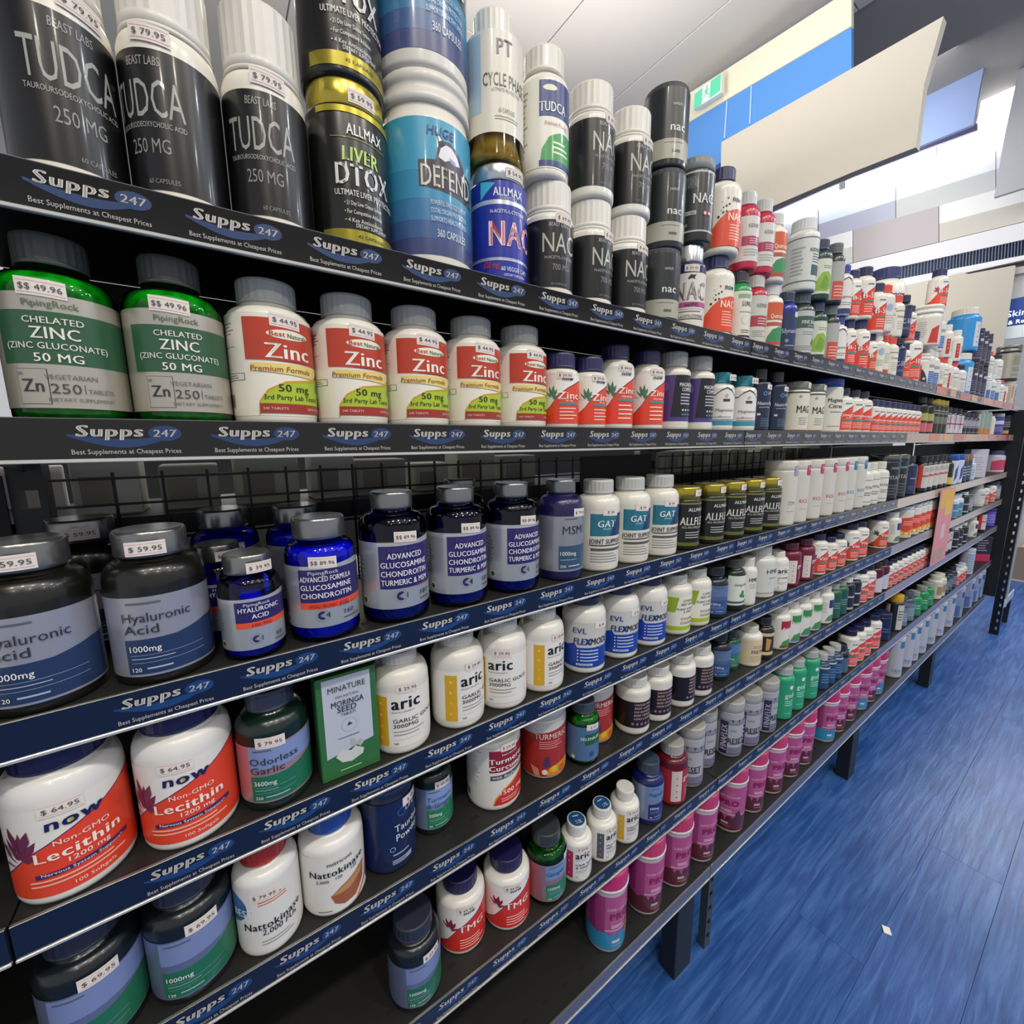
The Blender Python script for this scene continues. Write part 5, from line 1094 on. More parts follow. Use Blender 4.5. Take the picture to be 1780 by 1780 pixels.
# --- fourth shelf
def d_lec(f, R, H):
    f.bg(.07, .68, '#e2dfd8', -100, 100)
    f.P([(-90, .07), (-88, .17), (-62, .27), (-38, .38), (-5, .47), (30, .55), (62, .63), (78, .655), (105, .66), (105, .07)], '#33235c'); f.P([(-90, .07), (-88, .16), (-62, .26), (-38, .372), (-5, .462), (30, .542), (62, .622), (78, .645), (105, .65), (105, .07)], '#e04428')
    f.T('now', 8, .565, .085, '#1f1c50', w=50, bold=3.4, it=.2); f.disc(6*f.k, .545*H, .016*H, '#a9b04a', 14)
    for a, b, c, e in ((-50, .36, -62, .50), (-46, .36, -44, .54), (-44, .36, -28, .47), (-52, .34, -74, .40), (-48, .42, -56, .58), (-42, .42, -34, .55), (-54, .31, -72, .31), (-40, .34, -30, .38), (-58, .38, -72, .48)):
        f.P([(a-3, b), ((a+c)/2-5, (b+e)/2+.012), (c, e), ((a+c)/2+5, (b+e)/2-.008), (a+2, b-.012)], '#6a2a4c')
    f.T('Non-GMO', 12, .43, .036, '#e8ddcc', w=50, bold=1); f.T('Lecithin', 8, .355, .072, '#f1ebdd', w=86, bold=2.6); f.T('1200 mg', 16, .288, .034, '#efe4d4', w=44, bold=1)
    f.P([(-34, .235), (56, .255), (56, .225), (-34, .205)], '#3a2468'); f.T('Nervous System Support*', 10, .23, .022, '#e8ddcc', w=76, bold=1); f.L(-40, 60, .14, .20, 2, '#f0b49c', .4); f.T('100 Softgels', 18, .115, .025, '#f0dcc8', w=40)
K('lecithin', 'wide white lecithin jar with orange label', 'jar', ('pk', .70, .74, .84, .78, .86), '#dbd9d6', '#1c1d50', d_lec, ('$ 64.95', -2, .655, 'body'))
K('garlic_pr', 'dark garlic softgel bottle with blue green label', 'bottle', ('pk', .67, .60, .80, .66, .83), '#0d211c', '#3c4256', pr('Odorless|Garlic', .09, .60, '#1f6b4c', '#7d8fc0', '3600mg', '250', foil='foil#c89aa0'), ('$ 79.95', -2, .625, 'body'))
def d_aric(side, word1, word2, s2=None):
    def d(f, R, H):
        f.bg(.09, .66, '#e2dfd8', -150, 150); f.R_(-58, -32, .10, .62, side)
        for i in range(4): f.T('ARIC'[i], -45, .55-i*.12, .03, '#f4eedc', bold=1)
        f.T('aric', 4, .555, .13, '#15151a', w=54, bold=3.4); f.T('PREMIUM SUPPLEMENTS', -2, .46, .014, '#4a4a4c', w=44)
        f.T(word1, -22, .37, .042, '#2b2b2e', w=8.4*len(word1), bold=1, al='l'); f.T(word2, -22, .315, .042, '#2b2b2e', w=8*len(word2), bold=1, al='l')
        f.L(-22, 40, .20, .27, 2, '#8a8a88', .3); f.L(-22, 56, .165, .172, 1, '#8a8a88', .3); f.T('360', -22, .13, .022, '#2b2b2e', bold=1, al='l')
    return d
AP = ('pk', .70, .60, .86, .64, .88)
K('aric_gold', 'white garlic bottle with gold side strip', 'bottle', AP, '#d5d2cb', '#d2cfc8', d_aric('#d2a21e', 'GARLIC GOLD', '3000MG'), ('$ 29.95', 8, .70, 'body'))
K('aric_orange', 'small white bottle with orange strip', 'bottle', AP, '#d8d5cd', '#d2cfc8', d_aric('#d97a2c', 'VITAMIN', 'C'))
def d_flex(f, R, H):
    f.bg(.09, .70, '#c2c2bd', -150, 150); f.P([(-100, .09), (-100, .36), (-60, .38), (-40, .42), (-30, .36), (110, .40), (110, .09)], '#1c3f9c'); f.T('EVL', -26, .60, .075, '#2c3f84', w=34, bold=2.6, it=.1)
    f.T('FLEXMODE', 8, .455, .09, '#20242e', w=98, bold=2.6, it=.35); f.T('FLEX', -18.5, .455, .09, '#1f4aa8', w=45, bold=3, it=.35); f.T('ADVANCED JOINT SUPPORT', 8, .385, .03, '#dfe4ee', w=84, bold=1.4)
    for i in range(4): f.C(-30, .325-i*.045, .010, '#e0e6f2', 10); f.L(-24, 44, .312-i*.045, .338-i*.045, 1, '#c3cee6', .6)
    f.R_(-34, 8, .12, .15, '#c9d2e4'); f.T('90 SERVINGS', -13, .135, .018, '#1c3f9c', w=34, bold=1)
K('flexmode', 'white and royal blue flex bottle', 'bottle', ('pk', .72, .64, .88, .70, .90), '#d4d3cc', '#1f2a4c', d_flex, ('$ 54', 34, .66, 'body'))
def d_cit(f, R, H):
    f.bg(.07, .68, '#e0ded0', -150, 150); f.P([(-60, .40), (-60, .66), (-14, .66), (-26, .40)], '#8fa822'); f.bg(.085, .16, '#a3b823')
    f.T('CITRUS', 20, .60, .038, '#2a2a24', w=44, bold=1); f.T('RED YEAST', 20, .54, .038, '#2a2a24', w=54, bold=1); f.T('PLANT STEROLS', 16, .46, .038, '#2a2a24', w=74, bold=1); f.T('& GARLIC', 22, .41, .034, '#2a2a24', w=40, bold=1)
    for i in range(5):
        for j in range(2): f.ring(-2+i*11, .285-j*.07, .022, '#7a2c2c', '#e0ded0', .6)
K('citrus', 'white bottle with lime green wedge', 'bottle', ('pk', .72, .64, .83, .68, .85), '#d5d3c8', '#b5b6b0', d_cit)
K('pr_blue_d', 'dark bottle with slate blue label', 'bottle', PR, '#0e1622', '#1d2228', pr('', .10, .66, '#2f4f84', '#5a7098', '120mg', '90', foil='foil#6c7c98'))
def d_gin(f, R, H):
    f.bg(.12, .70, '#d9dccf', -60, 110); f.R_(-20, 40, .60, .70, '#dcdccf'); f.T('Ginkgo Biloba', 8, .53, .05, '#4a4c44', w=80, bold=1)
    for a, b in ((0, .30), (16, .28), (8, .36)): f.P([(a-9, b), (a-3, b+.05), (a+8, b+.045), (a+13, b), (a+4, b-.03)], '#3a8a46')
    f.R_(-60, 110, .16, .20, '#4c6048')
K('ginkgo', 'dark bottle with pale leaf label', 'bottle', PK, '#101a12', '#4a443e', d_gin)
K('hm_small', 'slim white bottle lettered HM', 'bottle', PK, '#d8d6cc', '#cfcdc4', simple(.06, .70, '#dbd9ce', [('T', 'HMB', 10, .56, .09, '#2a2a2c', dict(w=50, bold=2)), ('L', -10, 50, .36, .48, 3, '#88867c', .3)]))
K('hm_big', 'big pale bottle lettered HM', 'bottle', PK, '#cfcfc6', '#c6c6bc', simple(.09, .66, '#cdcfc8', [('T', 'HMB', 22, .54, .085, '#2f3032', dict(w=50)), ('L', 6, 44, .38, .42, 1, '#88867c', .5), ('C', 10, .30, .03, '#a9aaa0'), ('C', 10, .30, .022, '#cdcfc8'), ('B', .10, .115, '#8c8c80')]))
def d_goli(bg, strip, txt):
    def d(f, R, H):
        f.bg(.06, .64, bg, -150, 150)
        if strip: f.R_(-24, 14, .09, .62, strip); [f.C(-5, z, .012, '#a04a54', 10) for z in (.5, .38, .27, .17)]
        f.T('goli', 38, .50, .10, '#ecd5d6', w=40, bold=2.4); f.L(26, 56, .16, .36, 5, '#d9a0a6', .3)
    return d
K('goli_red', 'wine red bottle with cream panel', 'bottle', ('pk', .74, .66, .82, .74, .84), '#6a1230', '#4a1426', d_goli('#7c1836', '#d5cdc4', 1))
NR = ('pk', .74, .66, .82, .72, .85)
K('now_red', 'white and orange vitamin bottle with navy lid', 'bottle', NR, '#dad7cb', '#1d1d46', now('Vita', plant='#5a2c50', lo=.12))
K('now_red_s', 'small white and orange bottle', 'bottle', NR, '#dad7cb', '#1d1f40', now('Vita', plant='#5a2c50', lo=.12))
K('white_navy', 'white bottle with navy square label', 'bottle', NR, '#dcdad2', '#cfcdc4', simple(.05, .70, '#dcdacf', [('R', 6, 46, .44, .66, '#2a356c'), ('P', [(-10, .08), (6, .22), (30, .26), (60, .2), (60, .08)], '#5c8468'), ('L', -30, 0, .3, .6, 6, '#a9a79c')]))
def d_orange(f, R, H):
    f.bg(.06, .74, '#d9d3c8', -150, 150); f.P([(-90, .14), (-90, .52), (-20, .64), (60, .70), (110, .72), (110, .14)], '#d8402c'); f.P([(-60, .10), (-30, .24), (0, .2), (30, .28), (70, .2), (90, .08)], '#e0a02c'); f.L(-20, 40, .4, .56, 3, '#f0b8a4')
    for u in (-30, 0, 30, 55): f.C(u, .15, .04, '#e8e0c4', 9)
K('now_orange', 'white bottle with orange fruit label', 'bottle', ('can', .88, .96), '#d3cfc4', '#c6c8cc', d_orange)
K('bluebot', 'pale bottle with sea blue label', 'bottle', NR, '#d0d6da', '#c6ccd0', simple(.05, .62, '#4a86a4', [('R', -60, 60, .30, .36, '#9fc0cc')]))
K('blackwhite', 'black bottle with white banded label', 'bottle', NR, '#16181c', '#d0d2d2', simple(.06, .70, '#25272e', [('R', -60, 60, .42, .46, '#c6c8cc'), ('R', -60, 60, .06, .12, '#a9acb0')]))
K('greybot', 'grey bottle with white print', 'bottle', NR, '#50545c', '#3c4048', simple(.06, .70, '#7c8088', [('L', -30, 50, .2, .6, 5, '#c3c6ca')]))
# --- fifth shelf
K('dark_pr', 'dark bottle with blue and green label', 'bottle', ('pk', .68, .68, .80, .74, .83), '#10171c', '#2b3040', pr('', .08, .62, '#1f6b4c', '#7686b4', '1000mg', '120', foil='foil#7c88a8'), ('$ 69.95', 20, .66, 'body'))
def d_nred(f, R, H):
    f.bg(.07, .70, '#dcdad4', -150, 150); f.P([(-80+40*math.cos(t*PI/10), .50+.15*math.sin(t*PI/10)) for t in range(20)], '#2f6490'); f.T('BEST', -50, .47, .07, '#e4e8ea', w=40, bold=2.6); f.L(-20, 30, .52, .60, 3, '#c96a5c', .4)
    f.T('Nattokinase', 4, .33, .075, '#24262c', w=104, bold=2.2); f.T('2,000 FUs', 14, .26, .055, '#24262c', w=62, bold=1.6, it=.3); f.L(-20, 50, .12, .18, 2, '#9a9892')
K('natto_red', 'white bottle with red cap', 'bottle', ('pk', .70, .62, .80, .70, .83), '#d8d8d6', '#a52a20', d_nred, ('$ 79.95', -8, .62, 'body'))
def d_nblue(f, R, H):
    f.bg(.05, .68, '#dfdcd5', -150, 150); f.T('nutricost', 6, .60, .045, '#35353a', w=44, bold=1.4); f.T('Nattokinase', 2, .50, .072, '#1f2024', w=100, bold=2.2); f.T('2,000', -26, .42, .032, '#2f3034', w=22, bold=1.4); f.T('120', 2, .43, .032, '#2f3034', bold=1.4); f.T('120', 30, .44, .032, '#2f3034', bold=1.4)
    f.P([(70, .05), (60, .18), (72, .40), (78, .62), (110, .62), (110, .05)], '#2f468c'); f.P([(30, .05), (58, .18), (71, .42), (74, .42), (62, .16), (38, .05)], '#cf7a5c')
    f.P([(-14, .24), (4, .31), (40, .37), (56, .38), (50, .20), (30, .10), (8, .10), (-8, .15)], '#9c5a38'); f.P([(-12, .24), (4, .30), (38, .36), (54, .37), (44, .29), (20, .24)], '#b98a5c'); f.L(-38, -4, .07, .09, 1, '#77756f', .5)
K('natto_blue', 'white bottle with blue cap and brown bowl print', 'bottle', ('pk', .70, .62, .80, .68, .83), '#dcdad6', '#1f4a9c', d_nblue)
K('taurine', 'dark blue taurine powder jar', 'jar', ('jar', .80, .86, 1.0), '#0d1838', '#16264e', simple(.04, .78, '#12214a', [('C', -6, .64, .05, '#244a84'), ('C', -6, .64, .032, '#12214a'), ('T', 'LIFE', 14, .66, .055, '#c3cbdc', dict(w=24)), ('T', 'Taurine', 8, .49, .075, '#d5d9e2', dict(w=64, bold=.8)), ('T', 'Powder', 8, .39, .075, '#d5d9e2', dict(w=60, bold=.8)), ('C', -30, .27, .028, '#8a9cc0'), ('C', -30, .27, .02, '#12214a'), ('L', -30, 20, .19, .22, 1, '#9aa8c6', .5), ('R', -32, 12, .10, .15, '#9aa3b4'), ('L', -32, 12, .105, .145, 2, '#3a4668', .4)]), ('$ 49', 18, .72, 'body'))
K('turm_pr', 'dark turmeric and ginger bottle', 'bottle', PR, '#0c1a16', '#1c2024', pr('Turmeric|& Ginger', .09, .62, '#1f7a50', '#7f98c8', '3000mg', '90', foil='foil#8fa0c4', tcol='#2f5a8c'), ('$ 49.95', 10, .68, 'body'))
def d_tcur(f, R, H):
    f.bg(.06, .80, '#dddad3', -150, 150); f.L(-110, -50, .30, .76, 14, '#a9a7a0'); f.R_(-34, 110, .50, .77, '#8c1f2c'); f.T('best naturals', 10, .72, .028, '#e4ddd4', w=36, bold=1); f.T('Turmeric', 6, .645, .065, '#efeae2', w=80, bold=2.6); f.T('Curcumin', 6, .56, .065, '#efeae2', w=80, bold=2.6)
    f.P([(-32, .46), (60, .49), (60, .425), (-32, .40)], '#4a4a50'); f.T('with BioPerine', 6, .445, .036, '#e4e2dc', w=76, bold=1.6, it=.2)
    f.P([(-28, .08), (-22, .18), (-6, .28), (24, .36), (60, .42), (110, .44), (110, .08)], '#d0962c'); f.P([(-26, .08), (-20, .165), (-4, .265), (26, .345), (62, .40), (110, .42), (110, .08)], '#c82c20'); f.T('1500 mg', 16, .24, .055, '#f0e8de', w=62, bold=2); f.L(-10, 50, .11, .17, 2, '#e8a89c', .4)
    for i in range(8): f.R_(-100+i*2.4, -98.8+i*2.4, .12, .20, '#3c3a36')
K('turm_cur', 'big white curcumin bottle with maroon block', 'bottle', ('pk', .80, .80, .87, .84, .89), '#d5d3cd', '#c3c3bf', d_tcur, ('$ 59.95', 8, .80, 'body'))
def d_tjar(f, R, H):
    f.bg(.04, .80, '#a02c24', -150, 150); f.P([(-150, .62), (-40, .66), (60, .74), (150, .80), (150, .81), (-150, .81)], '#c3c3c0'); f.T('TURMERIC', 4, .63, .08, '#d9cfc4', w=86, bold=1)
    f.L(-28, 40, .44, .56, 4, '#d8a296', .3); f.P([(-10, .05), (-4, .16), (20, .20), (50, .22), (90, .14), (90, .05)], '#d98a20')
    f.C(10, .14, .05, '#d9b53a', 12); f.C(34, .11, .055, '#c8601c', 12); f.C(56, .17, .04, '#dfc08a', 12); f.C(-14, .11, .04, '#dcd8d0', 12); f.P([(-20, .22), (-10, .34), (-2, .32), (0, .20), (-12, .17)], '#4c2c58'); f.P([(-40, .05), (-50, .2), (-30, .16), (-26, .05)], '#c98a70')
K('turm_jar', 'red turmeric tub with fruit picture', 'tub', ('can', .84, 1.0), '#c6c4c0', '#b9b9b8', d_tjar)
K('selen', 'green bottle with blue label and dark lid', 'bottle', PR, ('glass', '#6ad080', '#0f6a28', '#2fae4a', .78), '#3a4550', simple(.09, .66, '#4f6f94', [('R', -10, 60, .36, .54, '#1f5c3a'), ('T', 'SELENIUM', 10, .47, .048, '#dfe6df', dict(w=70, bold=1.4)), ('C', 14, .2, .04, '#2f4a74'), ('C', -50, .14, .03, '#cfd2c4')]), ('$ 39', 18, .68, 'body'))
def d_beef(f, R, H):
    f.bg(.14, .62, '#1b1214'); f.R_(-10, 90, .14, .62, '#2c181a')
    for i, t in enumerate(('GRASS FED', 'BEEF LIVER', 'BONE AND MARROW', 'BEEF HEART', 'KIDNEY & SPLEEN')): f.T(t, 24, .575-i*.065, .036, '#c9b0a6', w=60, bold=1.6)
    for i in range(5): f.C(-10+i*15, .215, .024, '#8a7476', 12)
K('beef', 'white bottle with dark brown label', 'bottle', ('pk', .74, .72, .82, .78, .84), '#d5d2c9', '#c6c4bc', d_beef)
K('pr_grn_s', 'short green bottle with blue label', 'bottle', PR, '#124a2c', '#1f2c34', pr('', .10, .70, '#2c7a54', '#4a78a4', '100mg', '60', foil='foil#5a88a4'))
K('fisetin', 'white bottle with beige fisetin label', 'bottle', ('pk', .72, .62, .83, .68, .85), '#d9d6cd', '#c9c6be', simple(.10, .70, '#d8c49c', [('P', [(-90, .10), (-90, .66), (-30, .66), (-50, .10)], '#cfc3a4'), ('T', 'FISETIN', 18, .40, .09, '#2c2a26', dict(w=66, bold=.8)), ('L', -10, 50, .48, .56, 2, '#a08a6a', .4), ('L', -20, 50, .14, .3, 4, '#a8946c', .25)]))
K('gold_k', 'black bottle with cream and gold label', 'bottle', PR, '#17120e', '#241e22', simple(.10, .68, '#2a2012', [('B', .12, .20, '#cdb98c'), ('B', .58, .66, '#cdb98c'), ('P', [(-10, .24), (-10, .54), (20, .50), (10, .24)], '#b9924a')]))
def apple(c, t):
    return simple(.05, .74, '#dcdad0', [('R', -14, 60, .50, .70, c), ('T', t, 18, .53, .06, '#eceae0', dict(w=60, bold=1.8)), ('P', [(-14, .08), (0, .22), (30, .26), (70, .22), (70, .08)], '#4c8a3c'), ('R', -14, 70, .06, .10, '#8a2a24' if c[1] == 'a' else '#4a78a8')])
K('apple', 'white bottle with red apple label', 'bottle', NR, '#d9d7ce', '#c9c8c0', apple('#a8202c', 'Apple'))
K('berb', 'white bottle with green square label', 'bottle', NR, '#d9d7ce', '#c9c8c0', apple('#3c8a44', 'Berberine'))
K('grn_t', 'green bottle with dark green label', 'bottle', NR, '#1f5a38', '#8f9894', simple(.05, .70, '#24564a', [('L', -10, 40, .3, .5, 3, '#7a9c8c')]))
K('dkred', 'wine bottle with white curved label', 'bottle', NR, '#4a1020', '#241c22', simple(.06, .70, '#5a1428', [('P', [(-90, .06), (-90, .3), (-20, .48), (60, .62), (60, .06)], '#c9c6ca')]))
K('purp_b', 'violet patterned tub', 'tub', CAN, '#4a3c98', '#3c3278', simple(.05, .80, '#5a4cac', [('L', -30, 50, .2, .7, 4, '#9a90d0'), ('C', 0, .5, .08, '#8074c4')]))
# --- sixth shelf
K('tmg', 'white bottle with purple lid and red TMG label', 'bottle', ('pk', .70, .62, .80, .70, .82), '#d8d5cf', '#1d1a48', now('TMG', plant='#8c1f40', tz=.42, th=.1, lo=.14, red='#cf2f26', strip=None), ('$ 49.95', 0, .70, 'body'))
K('pr_grn6', 'green bottle with wide dark lid', 'bottle', PR, ('glass', '#5ab870', '#0c5a20', '#2f9e48', .76), '#34393c', pr('Ginger', .08, .64, '#2a7a58', '#6f8fc0', '1500mg', '120', foil='foil#b88c98', tcol='#2f4f84'), ('$ 49', 40, .66, 'body'))
def kap(c1, w1, w2):
    return d_aric(c1, w1, w2)
A6 = ('pk', .68, .56, .78, .62, .82)
K('aric_p', 'white bottle with blue lid disc and magenta strip', 'bottle', A6, '#dcdad4', '#d6d4cc', d_aric('#b8285a', 'HAIR SKIN', '& NAILS'), ('$ 29.95', 4, .70, 'body'), 1, 'disc#1f4a7c')
K('aric_g', 'white bottle with blue lid disc and grey strip', 'bottle', A6, '#dcdad4', '#d6d4cc', d_aric('#55565c', 'MULTI', 'MEN'), ('$ 29.95', 4, .70, 'body'), 1, 'disc#1f4a7c')
K('aric_y', 'white bottle with plain lid and yellow strip', 'bottle', A6, '#dcdad4', '#d6d4cc', d_aric('#cfa42c', 'CURCUMIN', '500MG'), ('$ 29.95', 4, .70, 'body'))
K('pr_blue6', 'dark blue bottle with silver blue label', 'bottle', PR, '#141a5c', '#3a4554', pr('Magnesium', .10, .68, '#20286c', '#6a86b4', '500mg', '90', foil='foil#9aa6bc', tcol='#2f4a84'))
K('goli_red6', 'red bottle with grey cap and cream strip', 'bottle', ('pk', .72, .66, .80, .72, .83), '#5a0c18', '#a3a3a0', d_goli('#a8242c', '#d5c6bc', 1))
def d_reset(f, R, H):
    f.bg(.05, .80, '#a9aaae'); f.bg(.62, .70, '#8a8b92'); f.R_(-58, -26, .05, .66, '#2f2250'); f.T('FINAFLEX', -42, .36, .10, '#d5d3dc', w=.46*H/R*180/PI, bold=2, vert=1)
    for u in (-10, 18, 46): f.P([(u-6, .70), (u, .665), (u+6, .70), (u+2, .705), (u, .69), (u-2, .705)], '#3a3850'); f.P([(u-2, .665), (u, .64), (u+2, .665)], '#3a3850')
    f.R_(-180, 180, .612, .62, '#4a4a5c'); f.T('TOTAL', -4, .50, .03, '#66676e', w=28, bold=1); f.T('RESET', 12, .32, .10, '#1d1d22', w=72, bold=2); f.R_(-18, 44, .25, .262, '#1d1d22'); f.R_(-24, 60, .10, .19, '#77708c'); f.R_(-24, 60, .05, .09, '#66607c')
K('reset', 'grey and purple canister lettered reset', 'jar', ('can', .82, 1.0), '#9a9b9e', '#aaa9a4', d_reset)
def d_golig(f, R, H):
    f.bg(.04, .70, '#2f9c70', -150, 150); f.T('goli', 14, .50, .10, '#dff0e6', w=48, bold=2.4); f.C(20, .65, .04, '#e0e8d4', 14); f.L(-8, 46, .28, .40, 3, '#a8d8c0', .4); f.L(-8, 40, .12, .16, 1, '#7fc4a4', .4)
K('goli_green', 'mint green bottle with pale grey cap', 'bottle', ('pk', .76, .72, .84, .80, .86), '#2a9a6c', '#a9aca8', d_golig)
K('sq_blue', 'dark teal bottle with silver cap and white collar', 'bottle', ('pk', .66, .56, .74, .66, .82), '#1d3c5c', '#b5b5ae', simple(.05, .60, '#24486c', [('R', -180, 180, .62, .66, '#d8d8d2'), ('L', -20, 40, .2, .5, 4, '#6c8cac')]))
K('blk_sq', 'black bottle with grey blue label', 'bottle', PR, '#15171a', '#22252a', simple(.08, .60, '#4a6478', []))
K('now_t', 'white and orange bottle with deep navy lid', 'bottle', NR, '#dad7cb', '#1d1c44', now('Sport', plant='#3c5a3c'))
K('navy_s', 'navy jar with glossy lid', 'jar', CAN, '#141d38', '#1f2a4c', simple(.05, .76, '#18254a', [('L', -20, 40, .3, .5, 2, '#5a6c94')]))
K('yel_cap', 'black and white bottle with yellow cap', 'bottle', ('can', .80, .86), '#2a2c30', '#d8a81e', simple(.05, .74, '#c9c6bc', [('R', -60, -14, .05, .74, '#1d1f22'), ('L', -8, 40, .3, .6, 4, '#5c5a54')]))
K('greyblue', 'slate bottle with grey label', 'bottle', PR, '#3a4a58', '#4a545c', simple(.06, .66, '#6c7f8e', [('L', -20, 40, .2, .5, 4, '#a9b8c0')]))
K('green_t', 'green bottle with silver lid', 'bottle', PR, '#1f8a44', '#8f968c', simple(.08, .64, '#2f8c54', [('L', -20, 40, .3, .5, 2, '#9ad0a8')]))
K('white_gl', 'cream bottle with brown square', 'bottle', NR, '#d0cfbc', '#d2d0bf', simple(.05, .70, '#cfcdb0', [('R', -14, 40, .2, .56, '#a08a5c')]))
K('dark_t6', 'charcoal bottle with silver print', 'bottle', NR, '#22262e', '#16181d', simple(.05, .70, '#4c545e', [('L', -20, 40, .2, .6, 5, '#a9b0b8')]))
K('now_s6', 'tiny white and red bottle', 'bottle', NR, '#dad7cb', '#c6c8cc', now('E', plant='#b03050', strip=None))
K('tower_w', 'tall pale blue lined canister', 'jar', CAN, '#b9c0cc', '#c6ccd4', simple(.05, .82, '#b5bcc9', [('L', -40, 60, .1, .8, 9, '#6c7488', .3)]))
K('dark_box6', 'dark carton with crimson foot', 'carton', ('box',), '#2c2430', None, None)
# --- bottom shelf
def shk(foot, nm):
    def d(f, R, H):
        f.bg(.05, .74, '#b4548a'); f.R_(-84, -30, .05, .74, '#a03c76'); f.R_(-76, -58, .05, .74, '#8f2c68')
        f.C(24, .62, .05, '#c45a92'); f.T('SUPER COLLAGEN', 14, .585, .034, '#e8c0d4', w=76, bold=1.4); f.T('PRO', 16, .49, .085, '#8f1250', w=62, bold=3.2); f.R_(-14, 60, .415, .425, '#d685b0'); f.R_(-12, 26, .33, .385, '#c98aac'); f.L(-10, 24, .34, .375, 2, '#e0b8cc', .4)
        pts = [(-150, .05), (-150, .27), (-60, .27), (-50, .25), (-40, .28), (-24, .28), (-18, .22), (-12, .28), (-2, .27), (4, .19), (10, .27), (24, .28), (30, .24), (38, .28), (150, .28), (150, .05)]
        f.P(pts, foot); f.R_(-8, 16, .14, .175, '#c9a8a8' if foot != '#2f8cb8' else '#d8d0d8'); f.L(-8, 34, .10, .12, 1, '#b08c8c', .4)
        f.P([(36, .22), (40, .34), (52, .38), (60, .30), (56, .18), (44, .16)], nm)
    return d
K('shaker', 'pink protein shaker with brown foot', 'shaker', ('shk',), '#c3b9bc', '#c23c6c', shk('#5c2430', '#4c3038'), None, 1, 'smooth')
K('shaker_b', 'pink protein shaker with blue foot', 'shaker', ('shk',), '#c3b9bc', '#c02c6c', shk('#2f8cb8', '#c08a50'), None, 1, 'smooth')
K('cream', 'tall white canister with blue CR print', 'jar', ('can', .88, 1.0), '#b9bcc2', '#c9cbcc', simple(.03, .84, '#b5b8c0', [('R', 2, 34, .74, .90, '#3f78a8'), ('T', 'CREA', -4, .18, .075, '#4a78ac', dict(w=52, bold=1.6)), ('L', -20, 30, .10, .13, 1, '#8a94a4', .5)]))
K('cream_t', 'tall frosted canister with blue print', 'jar', ('can', .90, 1.0), '#9aa3b4', '#b5bbc6', simple(.03, .86, '#8f9ab0', [('R', -60, 10, .05, .40, '#5468a0'), ('L', -10, 50, .3, .6, 6, '#66749a', .3), ('R', 10, 34, .66, .84, '#3c4f94')]))

